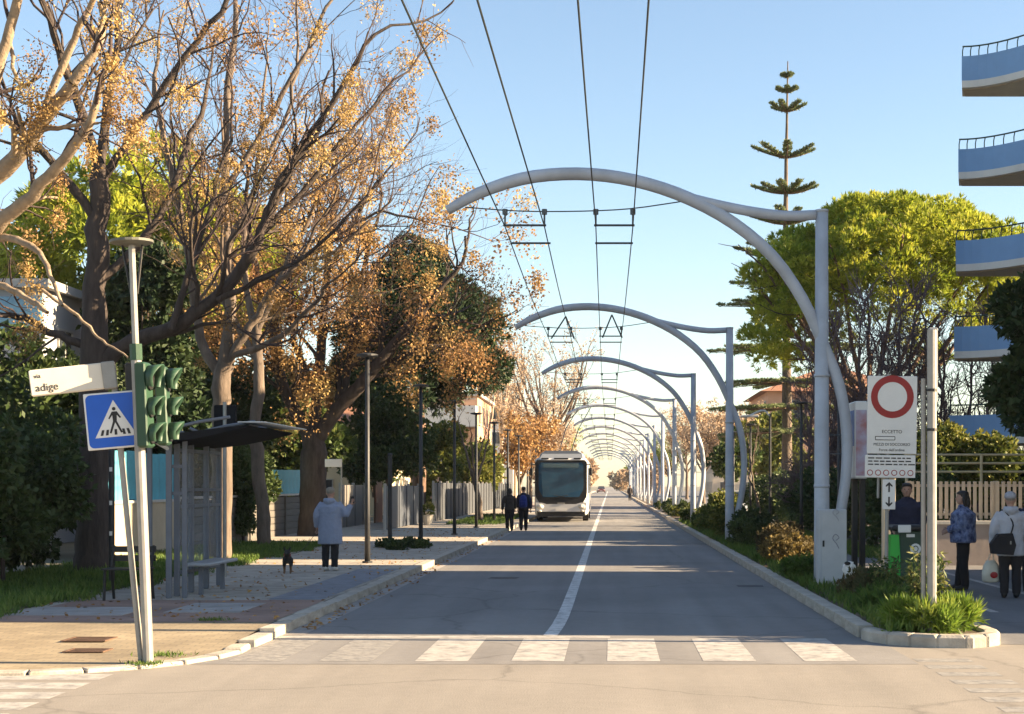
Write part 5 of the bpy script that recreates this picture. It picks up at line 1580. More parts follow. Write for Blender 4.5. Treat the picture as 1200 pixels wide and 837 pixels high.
MB().box((xb + .04, Yb_ - .22, .99), (.13, .02, .05)).build('label', M_SWHITE, bi)
em = MB().tube([(xb + .12, Yb_ - .213, .78), (xb + .12, Yb_ - .222, .78)], [.085, .085], 18).build('emblem', M_SWHITE, bi)
MB().tube([(xb + .12 + .04 * math.cos(a), Yb_ - .225, .78 + .045 * math.sin(a)) for a in np.linspace(0, 6.28, 12)], .007, 5).build('emblem_ring', M_BIN, em)
for sx in (-1, 1): MB().cyl((xb + .07 + sx * .15, Yb_ + .17, HR + .06), (xb + .1 + sx * .15, Yb_ + .17, HR + .06), .06, 10).build('wheel', M_BLACK, bi)

# ================================================================ trolleybus
M_BUSW = mat('bus_white', (0.62, 0.61, 0.6), 0.3, 0.04, 1.5, 0, spec=0.5, coat=.4, dirt=.05)
M_BUSG = mat('bus_roof_grey', (0.2, 0.225, 0.27), 0.45, 0.06, 1.5, 0)
G_BUS = glass_mat('bus_glass', (0.016, 0.06, 0.115), 0.08)  # blue base colour stands in for what the windscreen would mirror
G_BUS.node_tree.nodes['Principled BSDF'].inputs['Specular IOR Level'].default_value = .28
M_RUB = mat('rubber', (0.02, 0.02, 0.02), .8, .2, 10, .1)
bX, bY = -2.36, 74.0
bus = thing('trolleybus', 'white trolleybus with large dark windscreen driving towards us', 'bus', (bX, bY + 6, 0))
def bus_sec(y, hw, z0, z1, rt, rb=.12, n=5):
    pts = []
    for cx, cz, a, r in ((hw - rb, z0 + rb, -90, rb), (hw - rt, z1 - rt, 0, rt), (-hw + rt, z1 - rt, 90, rt), (-hw + rb, z0 + rb, 180, rb)):
        pts += [(bX + cx + r * math.cos(R(a + 90 * i / n)), y, cz + r * math.sin(R(a + 90 * i / n))) for i in range(n + 1)]
    return pts
body = MB()
body.rings([bus_sec(bY + .0, 1.12, .42, 3.0, .3), bus_sec(bY + .06, 1.22, .34, 3.06, .28), bus_sec(bY + .3, 1.275, .32, 3.1, .22), bus_sec(bY + 11.9, 1.275, .32, 3.1, .22), bus_sec(bY + 12, 1.2, .4, 3.0, .3)])
body.build('body', M_BUSW, bus, True)
pod = MB(); pod.rings([[(bX + x * w, y, z) for x, z in ((-1, 3.04), (1, 3.04), (.93, 3.3), (.72, 3.44), (-.72, 3.44), (-.93, 3.3))] for y, w in ((bY + .35, 1.05), (bY + .9, 1.13), (bY + 8, 1.13), (bY + 8.4, 1.05))])
pdo = pod.build('roof_pod', M_BUSG, bus)
MB().add([(bX - 1.08, bY + .02, 2.98), (bX + 1.08, bY + .02, 2.98), (bX + .92, bY + .36, 3.3), (bX - .92, bY + .36, 3.3), (bX - 1.08, bY + .5, 2.98), (bX + 1.08, bY + .5, 2.98), (bX + .92, bY + .6, 3.3), (bX - .92, bY + .6, 3.3)], [(0, 1, 2, 3), (4, 7, 6, 5), (3, 2, 6, 7), (0, 3, 7, 4), (1, 5, 6, 2), (0, 4, 5, 1)]).build('front_dome', M_BUSG, bus)
for x, w in ((-.78, .36), (0, .7), (.78, .36)):
    MB().box((bX + x, bY + .03, 3.05), (w, .08, .075), bev=.02).build('roof_marker', M_BLACK, bus)
# windscreen with surround and shield-shaped lower edge
def scr(inset, z0, z1, y, dy):
    hw = 1.25 - inset
    pr = [(-hw * .8, z0), (hw * .8, z0), (hw * .98, z0 + .34), (hw, z0 + .6), (hw, z1 - .12), (hw - .1, z1), (-hw + .1, z1), (-hw, z1 - .12), (-hw, z0 + .6), (-hw * .98, z0 + .34)]
    b = MB(); rk = .015
    rings = []
    for q in (0, 1):
        rings.append([(bX + x * (1 if not q else .995), y + (dy if q else 0) + rk * (z - 1) + .05 * (abs(x) / 1.2) ** 3, z) for x, z in pr])
    return b.rings([rings[0], rings[1]])
scr(0, .86, 2.98, bY - .17, .3).build('screen_surround', M_BLACK, bus)
scr(.17, 1.2, 2.86, bY - .19, .03).build('windscreen', G_BUS, bus)
MB().box((bX, bY - .165, 2.72), (1.7, .01, .2)).build('destination_board', glass_mat('board_glass', (.03, .08, .12), .1), bus)
for s in (-1, 1):
    MB().tube([(bX + s * .5, bY - .2, 1.15), (bX + s * .15, bY - .205, 1.2), (bX - s * .35, bY - .2, 1.3)], .014, 5).build('wiper', M_BLACK, bus)
# lower front: bumper, headlights, plate
bp_ = MB(); bp_.rings([[(bX + x, y, z) for x, z in ((-1.2, .56), (-.9, .5), (.9, .5), (1.2, .56), (1.22, .95), (.95, .93), (.7, .86), (-.7, .86), (-.95, .93), (-1.22, .95))] for y in (bY - .18, bY + .1)])
bp_.build('front_panel', M_BUSW, bus)
for s in (-1, 1):
    hl = MB(); hl.ball((bX + s * 1.0, bY - .19, .74), (.17, .06, .12), 12, 8); h_ = hl.build('headlight', glass_mat('headlight_glass', (.55, .53, .48), .1), bus, True)
    MB().ball((bX + s * .98, bY - .235, .74), (.07, .025, .06), 10, 6).build('reflector', M_SWHITE, h_, True)
    MB().ball((bX + s * 1.02, bY - .18, .53), (.1, .05, .05), 10, 6).build('fog_light', MATS['headlight_glass'], bus, True)
    MB().tube([(bX + s * 1.18, bY + .0, 2.75), (bX + s * 1.4, bY - .2, 2.78), (bX + s * 1.42, bY - .2, 2.55)], .03, 6).build('mirror_arm', M_BLACK, bus)
    MB().box((bX + s * 1.42, bY - .2, 2.42), (.16, .1, .36), bev=.03).build('mirror', M_BLACK, bus)
MB().box((bX, bY - .195, .6), (.52, .02, .12)).build('number_plate', M_SWHITE, bus)
MB().box((bX, bY - .19, .9), (.36, .02, .06), bev=.01).build('badge', M_GALV, bus)
MB().box((bX, bY + .05, .4), (2.3, .42, .28)).build('underside', M_BLACK, bus)
for s in (-1, 1):
    for y in (bY + 2.7, bY + 8.8):
        w_ = MB().tube([(bX + s * 1.0, y, .48), (bX + s * 1.27, y, .48)], [.48, .48], 20).build('wheel', M_RUB, bus)
        MB().tube([(bX + s * 1.2, y, .48), (bX + s * 1.285, y, .48)], [.28, .22], 16).build('rim', M_GALV, w_)
    for k in range(7):
        MB().box((bX + s * 1.28, bY + 1.4 + k * 1.5, 2.0), (.012, 1.4, 1.25)).build('side_window', G_BUS, bus)
for s in (-1, 1):
    MB().tube([(bX + s * .3, bY + 6, 3.44), (bX + s * .35 + .3, bY + 9, 4.8), ((WX[0], WX[1])[s > 0], bY + 11.8, WZ - .03)], .025, 6).build('trolley_pole', M_BLACK, pdo)

# ================================================================ cars
def car(name, label, x, y, rz, m):
    r = thing(name, label, 'car', (x, y, 0))
    prof = [(-2.05, .35, .75), (-2.0, .85, .8), (-1.1, .95, .85), (-.5, 1.42, .68), (.9, 1.46, .68), (1.6, 1.02, .8), (2.05, .95, .78), (2.1, .4, .75)]
    b = MB()
    st_ = [(-2.08, .45, .5, .62), (-1.95, .3, .8, .78), (-1.1, .25, .92, .86), (1.5, .25, .98, .86), (2.0, .3, .92, .8), (2.1, .45, .6, .66)]
    b.rings([[(x - w, y + yy, z0), (x + w, y + yy, z0), (x + w, y + yy, (z0 + z1) / 2 + .1), (x + w * .93, y + yy, z1), (x - w * .93, y + yy, z1), (x - w, y + yy, (z0 + z1) / 2 + .1)] for yy, z0, z1, w in st_])
    b.build('body', m, r, False)
    g = MB(); g.rings([[(x - w, y + yy, z) for w, z in ((w0, .93), (-w0, .93), (-w1, z1), (w1, z1))] for yy, w0, w1, z1 in ((-1.15, .8, .78, .95), (-.45, .8, .62, 1.4), (.9, .8, .62, 1.44), (1.65, .78, .76, 1.0))])
    g.build('glasshouse', G_WIN, r)
    MB().box((x, y + .25, 1.44), (1.2, 1.4, .05), bev=.02).build('roof', m, r)
    for sx in (-1, 1):
        for yy in (-1.25, 1.3):
            w_ = MB().tube([(x + sx * .68, y + yy, .31), (x + sx * .88, y + yy, .31)], [.31, .31], 16).build('wheel', M_RUB, r)
            MB().tube([(x + sx * .8, y + yy, .31), (x + sx * .89, y + yy, .31)], [.19, .16], 12).build('rim', M_GALV, w_)
        MB().ball((x + sx * .58, y - 2.0, .68), (.16, .08, .08), 10, 6).build('headlight', MATS['headlight_glass'], r, True)
        MB().ball((x + sx * .62, y + 2.02, .75), (.13, .06, .1), 10, 6).build('tail_light', M_SRED, r, True)
    MB().box((x, y - 2.08, .45), (.5, .02, .11)).build('number_plate', M_SWHITE, r)
    r.rotation_euler = (0, 0, rz)
    return r
car('parked_car', 'pale parked car glimpsed behind the arch poles', 6.7, 83, R(8), mat('car_pale', (0.45, 0.48, 0.52), .3, .04, 2, 0, coat=.6))
car('oncoming_car', 'small dark red car far down the road', -1.9, 330, 0, mat('car_red', (0.12, 0.02, 0.015), .3, .04, 2, 0, coat=.6))
# ================================================================ people and the dog
M_SKIN = mat('skin', (0.42, 0.24, 0.17), 0.6, 0.08, 14, 0.03)
M_EYE = mat('eye', (0.02, 0.015, 0.012), 0.3, 0.1, 5, 0)
M_LIP = mat('lips', (0.3, 0.1, 0.09), 0.5, 0.1, 8, 0)
def cloth(name, col, var=.18, scale=9, col2=None, rough=.85, bump=.5):
    return mat(name, col, rough, var, scale, bump, col2=col2, bscale=22)
FOLD = bpy.data.textures.new('folds', 'CLOUDS'); FOLD.noise_scale = .09; FOLD.noise_depth = 2
def lb_(mb, name, m, parent, voxel=None, smooth=True, sm=4):
    o = bpy.data.objects.new(name, mb.mesh(name, m, smooth=smooth)); link(o); o.parent = parent
    if voxel:
        md = o.modifiers.new('remesh', 'REMESH'); md.mode = 'VOXEL'; md.voxel_size = voxel; md.use_smooth_shade = True
        s2 = o.modifiers.new('smooth', 'SMOOTH'); s2.factor = .5; s2.iterations = sm
        if name in ('coat', 'trousers'):
            dm = o.modifiers.new('folds', 'DISPLACE'); dm.texture = FOLD; dm.strength = .02 if name == 'coat' else .018; dm.mid_level = .45; dm.texture_coords = 'GLOBAL'
    return o
def hand(b, w, d, H, grip=.3, side=1):
    """palm from the wrist w along d, five bent fingers"""
    d = Vector(d).normalized(); k = H / 1.7
    x = d.cross(Vector((0, 1, 0)));  x = x.normalized() if x.length > .1 else Vector((1, 0, 0))
    n = d.cross(x)
    c = w + d * .05 * k
    b.tube([w, w + d * .045 * k, w + d * .09 * k], [(.02 * k, .026 * k), (.018 * k, .04 * k), (.015 * k, .04 * k)], 8)
    for i, (o, l) in enumerate(((-.03, .065), (-.01, .078), (.01, .074), (.03, .058))):
        p0 = w + d * .085 * k + x * o * k
        p1 = p0 + (d * (1 - grip * .3) + n * grip * .6) * l * .5 * k
        p2 = p1 + (d * (1 - grip) + n * grip * 1.2).normalized() * l * .5 * k
        b.tube([p0, p1, p2], [.0095 * k, .009 * k, .0075 * k], 6)
    p0 = w + d * .03 * k + x * (-.03 * side) * k
    b.tube([p0, p0 + (d * .6 - x * .7 * side) * .03 * k, p0 + (d * .9 - x * .75 * side + n * grip * .5) * .055 * k], [.012 * k, .011 * k, .009 * k], 6)
def person(label, pos, heading, H, top, leg, hair, arms, legs=None, coat_len=.50, coat_w=1.0, shoe=None, hairlen=0, head_turn=0.0, hood=None, hat=None, trunk_fat=1.0, sleeve=True, collar=True):
    """arms: ((shoulder->elbow->wrist) offsets for left, right in fractions of H); faces +y before heading"""
    r = thing('person', label, 'person', pos)
    k = H
    hips = [Vector((s * .052 * k, 0, .50 * k)) for s in (-1, 1)]
    if legs is None: legs = (((-.056, .0, .28), (-.056, -.012, .045)), ((.056, .0, .28), (.056, -.012, .045)))
    sh = [Vector((s * .105 * k, 0, .805 * k)) for s in (-1, 1)]
    body = MB()
    tor = [(.49, .085, .062, 0), (.55, .08, .06, 0), (.62, .072, .054, .004), (.70, .085, .062, .006), (.77, .098, .062, .002), (.81, .085, .05, -.004), (.835, .045, .04, -.006), (.86, .031, .032, -.004), (.885, .029, .03, .004)]
    rings = [[((rx * k) * math.cos(2 * math.pi * j / 14), oy * k + ry * k * math.sin(2 * math.pi * j / 14), z * k) for j in range(14)] for z, rx, ry, oy in tor]
    body.rings(rings)
    hc = Vector((0, .012 * k, .932 * k))
    ct, st = math.cos(head_turn), math.sin(head_turn)
    def hd(x, y, z): return Vector((hc.x + (x * ct - y * st) * k, hc.y + (x * st + y * ct) * k, hc.z + z * k))
    hr = []
    for z, rx, ry, oy in ((-.066, .018, .02, .022), (-.056, .03, .036, .014), (-.035, .04, .049, .008), (0, .045, .056, .0), (.03, .044, .055, -.002), (.052, .034, .043, -.003), (.066, .012, .016, -.003)):
        hr.append([tuple(hd(rx * math.cos(2 * math.pi * j / 14), oy + ry * math.sin(2 * math.pi * j / 14), z)) for j in range(14)])
    body.rings(hr)
    body.tube([hd(0, .05, .006), hd(0, .064, -.016), hd(0, .054, -.022)], [.006 * k, .0095 * k, .008 * k], 6)
    for s in (-1, 1): body.ball(hd(s * .046, -.004, -.006), (.008 * k, .013 * k, .019 * k), 8, 6)
    wr = []
    for i in (0, 1):
        e = Vector(arms[i][0]) * k; w = Vector(arms[i][1]) * k; wr.append(w)
        body.tube([sh[i] + Vector((0, 0, -.005 * k)), e, w], [.033 * k, .025 * k, .017 * k], 10, n=9)
        hand(body, w, (w - e), H, arms[i][2] if len(arms[i]) > 2 else .35, 1 if i else -1)
        kn = Vector(legs[i][0]) * k; an = Vector(legs[i][1]) * k
        body.tube([hips[i], (hips[i] + kn) / 2, kn, (kn * .55 + an * .45) + Vector((0, -.008 * k, 0)), an], [.05 * k, .042 * k, .028 * k, .028 * k, .02 * k], 12, n=13)
        body.tube([an + Vector((0, -.015 * k, -.01 * k)), an + Vector((0, .04 * k, -.022 * k)), an + Vector((0, .095 * k, -.032 * k))], [.022 * k, .022 * k, .015 * k], 8)
    lb_(body, 'body', M_SKIN, r, .0085, sm=3)
    for s in (-1, 1):
        lb_(MB().ball(hd(s * .018, .0515, .006), (.006 * k, .004 * k, .0045 * k), 8, 6), 'eye', M_EYE, r)
    lb_(MB().ball(hd(0, .052, -.036), (.013 * k, .004 * k, .004 * k), 8, 6), 'mouth', M_LIP, r)
    # trousers
    t = MB()
    for i in (0, 1):
        kn = Vector(legs[i][0]) * k; an = Vector(legs[i][1]) * k
        t.tube([hips[i] + Vector((0, 0, .03 * k)), (hips[i] + kn) / 2, kn, (kn + an) / 2, an + Vector((0, 0, .0))], [.066 * k, .06 * k, .047 * k, .045 * k, .038 * k], 12, n=13)
    t.rings([[(rx * k * math.cos(2 * math.pi * j / 14), ry * k * math.sin(2 * math.pi * j / 14), z * k) for j in range(14)] for z, rx, ry in ((.46, .075, .066), (.50, .1, .075), (.56, .094, .07), (.6, .085, .064))])
    lb_(t, 'trousers', leg, r, .013)
    for i in (0, 1):
        an = Vector(legs[i][1]) * k
        s_ = MB(); s_.tube([an + Vector((0, -.028 * k, -.014 * k)), an + Vector((0, .0, -.004 * k)), an + Vector((0, .045 * k, -.017 * k)), an + Vector((0, .1 * k, -.028 * k)), an + Vector((0, .118 * k, -.034 * k))], [.024 * k, .031 * k, .028 * k, .021 * k, .008 * k], 10)
        s_.v = [(x, y, max(z, an.z - .0445 * k)) for x, y, z in s_.v]
        lb_(s_, 'shoe', shoe or M_BLACK, r)
    # coat or jacket
    c = MB(); f = trunk_fat * coat_w
    zs = [(coat_len, .112 * f, .082 * f), (coat_len + (.62 - coat_len) * .5, .108 * f, .082 * f), (.62, .1 * f, .076 * f), (.70, .104 * f, .08 * f), (.77, .116 * f, .078 * f), (.815, .098, .064), (.845, .058, .05), (.862, .047, .046)]
    rs_ = np.random.RandomState(int(H * 1000) % 97)
    c.rings([[(rx * k * (1 + .03 * math.sin(3 * j + z * 40)) * math.cos(2 * math.pi * j / 18), ry * k * (1 + .03 * math.cos(2 * j + z * 31)) * math.sin(2 * math.pi * j / 18) + .002 * k, z * k) for j in range(18)] for z, rx, ry in zs])
    for i in (0, 1):
        e = Vector(arms[i][0]) * k; w = Vector(arms[i][1]) * k
        w2 = w + (e - w) * .04
        c.tube([sh[i] + Vector((-.02 * k * (1 if i else -1), 0, -.004 * k)), sh[i] * .5 + e * .5, e, (e + w2) / 2, w2], [.05 * k, .047 * k, .042 * k, .039 * k, .032 * k], 12, n=12)
    if hood:
        c.tube([(-.06 * k, -.03 * k, .845 * k), (0, -.078 * k, .832 * k), (.06 * k, -.03 * k, .845 * k)], [.026 * k, .04 * k, .026 * k], 10, n=9)
    co_ = lb_(c, 'coat', top, r, .014, sm=5)
    # hair
    h = MB(); hrs = []
    for z, g in ((-.03, .2), (-.012, .75), (.012, 1), (.036, 1.04), (.056, .9), (.07, .35)):
        row = []
        for j in range(16):
            a = 2 * math.pi * j / 16
            fx, fy = math.cos(a), math.sin(a)
            base_r = (.05 * g, .06 * g)
            y_ = -.006 + fy * base_r[1]
            if fy > .3 and z < .03: y_ = min(y_, .012)
            row.append(tuple(hd(fx * base_r[0], y_, z)))
        hrs.append(row)
    h.rings(hrs)
    if hairlen:
        h.tube([hd(0, -.03, .03), hd(0, -.052, -.03), hd(0, -.055, -.03 - hairlen * .5), hd(0, -.05, -.03 - hairlen)], [(.045 * k, .03 * k), (.052 * k, .03 * k), (.055 * k, .026 * k), (.034 * k, .014 * k)], 12, n=9)
        for s in (-1, 1): h.tube([hd(s * .035, -.02, .03), hd(s * .05, -.02, -.02), hd(s * .05, -.03, -.03 - hairlen * .8)], [.02 * k, .022 * k, .012 * k], 8, n=7)
    ho = lb_(h, 'hair', hair, r, .008, sm=2)
    if hat:
        q = MB(); q.rings([[tuple(hd(rx * math.cos(2 * math.pi * j / 16), ry * math.sin(2 * math.pi * j / 16) - .004, z)) for j in range(16)] for z, rx, ry in ((.012, .054, .065), (.034, .056, .067), (.06, .048, .058), (.076, .025, .03), (.08, .006, .006))])
        lb_(q, 'knit_hat', hat, r)
    r.rotation_euler = (0, 0, heading)
    return r
def side_thing(name, label, cat, loc): return thing(name, label, cat, loc)

H_GREY = mat('grey_hair', (0.26, 0.22, 0.17), .7, .2, 40, .3, stretch=(1, 1, .2))
H_DARK = mat('dark_hair', (0.02, 0.014, 0.012), .5, .3, 40, .3, stretch=(1, 1, .2))
C_PALE = cloth('pale_coat', (0.25, 0.28, 0.37), .05, 8)
C_WHITE = cloth('white_quilted_coat', (0.42, 0.42, 0.46), .06, 8, bump=.7)
C_BLACK = cloth('black_cloth', (0.014, 0.013, 0.016))
C_NAVY = cloth('navy_jacket', (0.018, 0.02, 0.045))
C_BROWN = cloth('dark_brown_jacket', (0.035, 0.028, 0.026))
C_BLUEC = cloth('blue_backpack', (0.02, 0.04, 0.22))
C_CAMO = mat('patterned_jacket', (0.018, 0.03, 0.11), .8, .2, 13, .4, col2=(0.2, 0.24, 0.38), detail=2.5)
M_SHOEW = mat('white_shoe', (0.6, 0.58, 0.55), .6, .1, 8, 0)
hang = (((-.145, -.015, .64), (-.15, .02, .49)), ((.145, -.015, .64), (.15, .02, .49)))

# woman in the pale coat with the dog; right arm raised, holding a phone
p = G(387, 669, HL)
p.y = F * (CAM_H - HL) / (669 - VY)
woman = person('woman in a pale hooded coat seen from behind, one arm raised, beside a dog', p, R(-6), 1.63, C_PALE, C_BLACK, H_GREY,
       (((-.16, -.03, .66), (-.175, .03, .52)), ((.185, .01, .665), (.235, .06, .79), .8)), coat_len=.32, coat_w=1.35, shoe=M_SHOEW, hood=True)
ph = thing('phone', 'dark phone held up by the woman in the pale coat', 'phone', (0, 0, 0))
wv_ = Matrix.Rotation(R(-6), 3, 'Z') @ (Vector((.245, .085, .845)) * 1.63) + p
ph.location = wv_
b = MB().box(wv_, (.075, .012, .15), bev=.006); b.build('case', M_BLACK, ph); MB().box(wv_ + Vector((0, .008, 0)), (.066, .006, .138)).build('screen', G_WIN, ph)
# the dog faces us
dpz = G(337, 672, HL)
dog = thing('dog', 'small black and tan dog standing near the woman in the pale coat', 'dog', dpz)
d = MB()
d.tube([(0, .24, .27), (0, .16, .285), (0, .0, .265), (0, -.14, .27), (0, -.2, .29)], [.055, .075, .07, .09, .07], 12, n=14)
d.tube([(0, -.18, .3), (0, -.22, .36), (0, -.25, .39)], [.06, .048, .05], 10)
d.tube([(0, -.22, .405), (0, -.28, .405), (0, -.34, .385), (0, -.375, .378)], [.045, .058, .033, .022], 10, n=8)
for s in (-1, 1):
    d.tube([(s * .035, -.245, .44), (s * .055, -.245, .49), (s * .06, -.25, .52)], [.022, .018, .005], 7)
    d.tube([(s * .055, -.14, .25), (s * .06, -.15, .15), (s * .058, -.135, .08), (s * .058, -.15, .02)], [.04, .026, .018, .018], 9, n=10)
    d.tube([(s * .058, -.145, .018), (s * .058, -.185, .015)], [.02, .015], 8)
    d.tube([(s * .05, .17, .26), (s * .062, .13, .18), (s * .06, .215, .11), (s * .06, .19, .02)], [.055, .04, .02, .017], 9, n=12)
    d.tube([(s * .06, .195, .018), (s * .06, .15, .015)], [.019, .015], 8)
d.tube([(0, .24, .3), (0, .32, .34), (0, .35, .43)], [.022, .016, .008], 8, n=8)
d.v = [(x, y, max(z, .002)) for x, y, z in d.v]
mD, nt, bs = _nt('dog_fur')
tc = nt.nodes.new('ShaderNodeTexCoord'); sx_ = nt.nodes.new('ShaderNodeSeparateXYZ'); nt.links.new(tc.outputs['Object'], sx_.inputs[0])
nz = nt.nodes.new('ShaderNodeTexNoise'); nz.inputs['Scale'].default_value = 25; nt.links.new(tc.outputs['Object'], nz.inputs['Vector'])
ma = nt.nodes.new('ShaderNodeMath'); ma.operation = 'MULTIPLY_ADD'; ma.inputs[1].default_value = .08; nt.links.new(nz.outputs[0], ma.inputs[0]); nt.links.new(sx_.outputs[2], ma.inputs[2])
rp = nt.nodes.new('ShaderNodeValToRGB'); rp.color_ramp.elements[0].position = .15; rp.color_ramp.elements[1].position = .2
rp.color_ramp.elements[0].color = (.16, .085, .04, 1); rp.color_ramp.elements[1].color = (.012, .011, .011, 1)
nt.links.new(ma.outputs[0], rp.inputs[0]); nt.links.new(rp.outputs[0], bs.inputs['Base Color']); bs.inputs['Roughness'].default_value = .8
lb_(d, 'body', mD, dog, .009, sm=3)
for s in (-1, 1): lb_(MB().ball((s * .028, -.318, .418), .008, 8, 6), 'eye', M_EYE, dog)
lb_(MB().ball((0, -.39, .382), (.013, .01, .01), 8, 6), 'nose', M_EYE, dog)
lb_(MB().tube([(.06 * math.cos(a), -.215 + .02 * math.sin(a), .355 - .05 * math.sin(a)) for a in np.linspace(0, 2 * math.pi, 16)], .008, 5), 'collar', M_SRED, dog)
dog.rotation_euler = (0, 0, R(10))
ld = thing('dog_lead', 'thin dark lead between the woman and the dog', 'lead', (dpz.x, dpz.y, HL))
hw_ = Matrix.Rotation(R(-6), 3, 'Z') @ (Vector((-.175, .04, .47)) * 1.63) + p
dn = Vector((dpz.x + .03, dpz.y - .2, HL + .36))
mid = (hw_ + dn) / 2 + Vector((0, 0, -.14))
MB().tube([hw_, mid, dn], .006, 5, n=12).build('strap', M_BLACK, ld); MB().ball(dn, .014, 8, 6).build('clip', M_GALV, ld)

# two walkers by the bus, walking away
stride = (((-.052, .05, .285), (-.05, .06, .048)), ((.052, .0, .28), (.055, -.09, .06)))
stride2 = (((-.052, .01, .28), (-.052, -.07, .058)), ((.052, .05, .285), (.05, .07, .048)))
pw = G(597, 623, 0); person('walker in dark brown jacket and black leggings walking away', pw, R(3), 1.66, C_BROWN, C_BLACK, H_DARK, (((-.15, -.05, .65), (-.16, -.04, .5)), ((.14, .04, .65), (.13, .1, .53))), legs=stride, coat_len=.5, hairlen=.03)
pw = G(613.5, 622.5, 0); w2 = person('walker in navy clothes with a blue backpack walking away', pw, R(2), 1.72, C_NAVY, C_BLACK, H_DARK, (((-.14, .04, .65), (-.13, .1, .53)), ((.15, -.05, .65), (.16, -.03, .5))), legs=stride2, coat_len=.5, coat_w=1.1)
bpk = thing('backpack', 'blue backpack worn by the walker in navy', 'backpack', pw + Vector((0, -.2, 1.05)))
c = pw + Vector((0, -.19, 1.16))
b = MB(); b.rings([[(c.x + rx * math.cos(2 * math.pi * j / 14), c.y + ry * math.sin(2 * math.pi * j / 14), c.z + z) for j in range(14)] for z, rx, ry in ((-.24, .1, .06), (-.2, .15, .09), (0, .155, .1), (.16, .13, .085), (.23, .06, .045))])
b.build('pack', C_BLUEC, bpk, True)
MB().box(c + Vector((0, -.1, -.08)), (.2, .05, .18), bev=.03).build('pocket', C_BLUEC, bpk)
for s in (-1, 1): MB().tube([c + Vector((s * .07, .05, .2)), c + Vector((s * .11, .12, .27)), c + Vector((s * .13, .3, .2))], .014, 5, n=8).build('strap', C_BLACK, bpk)

# right pavement
Ym = 26.3; xm = AT(1063, 600, Ym).x
person('man in dark navy jacket standing behind the waste bin, facing the road', (xm, Ym, HR), R(165), 1.77, C_NAVY, C_BLACK, H_DARK, (((-.15, .01, .64), (-.12, .1, .53)), ((.15, .01, .64), (.12, .1, .53))), coat_len=.47, coat_w=1.3, trunk_fat=1.1)
Yw_ = F * (CAM_H - HR) / (692 - VY); xw = AT(1129, 692, Yw_).x
person('long-haired woman in blue patterned jacket standing in profile on the pavement', (xw, Yw_, HR), R(78), 1.64, C_CAMO, C_BLACK, H_DARK, (((-.14, .03, .65), (-.06, .15, .60)), ((.14, .03, .65), (.06, .15, .61))), coat_len=.48, coat_w=1.5, hairlen=.1, trunk_fat=1.05, legs=(((-.05, .0, .28), (-.05, -.02, .045)), ((.05, .02, .28), (.055, .05, .045))))
Yv = F * (CAM_H - HR) / (701 - VY); xv = AT(1184, 700, Yv).x
pv = Vector((xv, Yv, HR))
person('woman in white quilted coat seen from behind with black shoulder bag', pv, R(-10), 1.62, C_WHITE, C_BLACK, H_GREY, (((-.155, -.02, .65), (-.165, .02, .5), .8), ((.15, .02, .65), (.13, .1, .56))), coat_len=.40, coat_w=1.15, hood=True, hat=cloth('grey_hat', (0.34, 0.34, 0.37)))
sbg = thing('shoulder_bag', 'black shoulder bag hanging behind the woman in white', 'bag', pv + Vector((-.2, -.2, .75)))
c = pv + Vector((-.17, -.2, .84))
b = MB(); b.rings([[(c.x + x, c.y + y_, c.z + z) for x, z in ((-.17, -.15), (.15, -.17), (.19, -.02), (.14, .16), (-.08, .15), (-.19, .0))] for y_ in (-.07, .07)])
b.build('pouch', C_BLACK, sbg)
MB().box(c + Vector((.03, -.08, .05)), (.2, .02, .14), bev=.008).build('flap', C_BLACK, sbg)
MB().box(c + Vector((.1, -.095, .02)), (.02, .01, .05)).build('clasp', M_GALV, sbg)
MB().tube([c + Vector((.12, .0, .13)), pv + Vector((.0, -.155, 1.15)), pv + Vector((-.1, -.08, 1.33)), pv + Vector((-.13, .02, 1.35))], .012, 5, n=12).build('strap', C_BLACK, sbg)
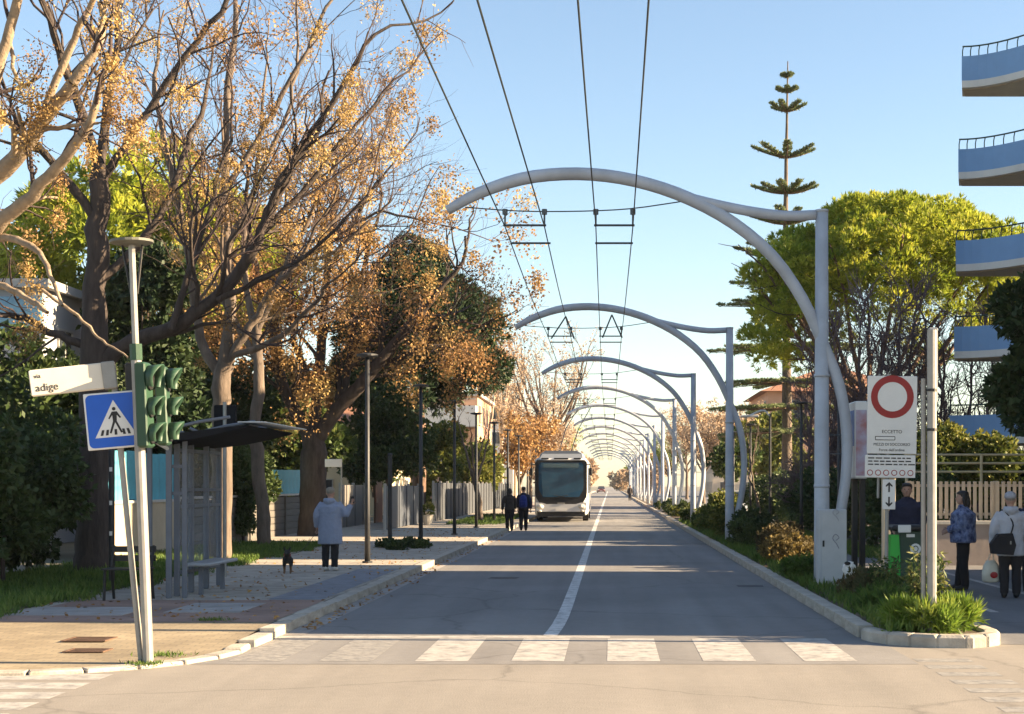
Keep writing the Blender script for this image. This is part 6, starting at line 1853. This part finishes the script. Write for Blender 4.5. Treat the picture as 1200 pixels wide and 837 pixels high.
hx = Matrix.Rotation(R(-10), 3, 'Z') @ (Vector((-.167, .03, .44)) * 1.62) + pv
sg = thing('shopping_bag', 'pale plastic shopping bag with red print held by the woman in white', 'bag', hx + Vector((0, 0, -.5)))
b = MB(); cc = hx + Vector((-.02, .0, -.28))
rs4 = np.random.RandomState(3)
b.rings([[(cc.x + rx * math.cos(2 * math.pi * j / 16) * (1 + rs4.normal(0, .06)), cc.y + rx * .6 * math.sin(2 * math.pi * j / 16) * (1 + rs4.normal(0, .06)), cc.z + z) for j in range(16)] for z, rx in ((-.2, .1), (-.17, .145), (-.05, .15), (.06, .12), (.14, .07))])
b.build('sack', mat('plastic_pale', (0.55, 0.5, 0.4), .4, .12, 8, .3), sg, True)
MB().ball(cc + Vector((.03, -.088, -.08)), (.06, .012, .05), 10, 6).build('print', M_SRED, sg)
MB().tube([cc + Vector((-.05, 0, .13)), hx + Vector((0, 0, -.01)), cc + Vector((.05, 0, .13))], .008, 5, n=8).build('handle', MATS['plastic_pale'], sg)
Yz = 24.0; xz = AT(1211, 690, Yz).x
person('person in dark blue coat beyond the woman in white', (xz, Yz, HR), R(-20), 1.68, C_NAVY, C_BLACK, H_DARK, hang, coat_len=.48, coat_w=1.2)
person('distant dark figure walking far along the island kerb', (2.2, 170, 0), R(4), 1.72, C_BROWN, C_BLACK, H_DARK, hang, legs=stride, coat_len=.48)

# ================================================================ air
hz = MB().box((0, 670, 12.5), (1420, 1480, 29)).build('haze', None)
stuff(tag(hz, 'thin pale haze filling the air along the street', 'haze'))
hm = bpy.data.materials.new('haze_air'); hm.use_nodes = True
hn = hm.node_tree; hn.nodes.remove(hn.nodes['Principled BSDF'])
pv_ = hn.nodes.new('ShaderNodeVolumePrincipled')
pv_.inputs['Color'].default_value = (.9, .93, 1, 1); pv_.inputs['Density'].default_value = 0.00012; pv_.inputs['Anisotropy'].default_value = .1
hn.links.new(pv_.outputs[0], hn.nodes['Material Output'].inputs['Volume'])
hz.data.materials.clear(); hz.data.materials.append(hm)
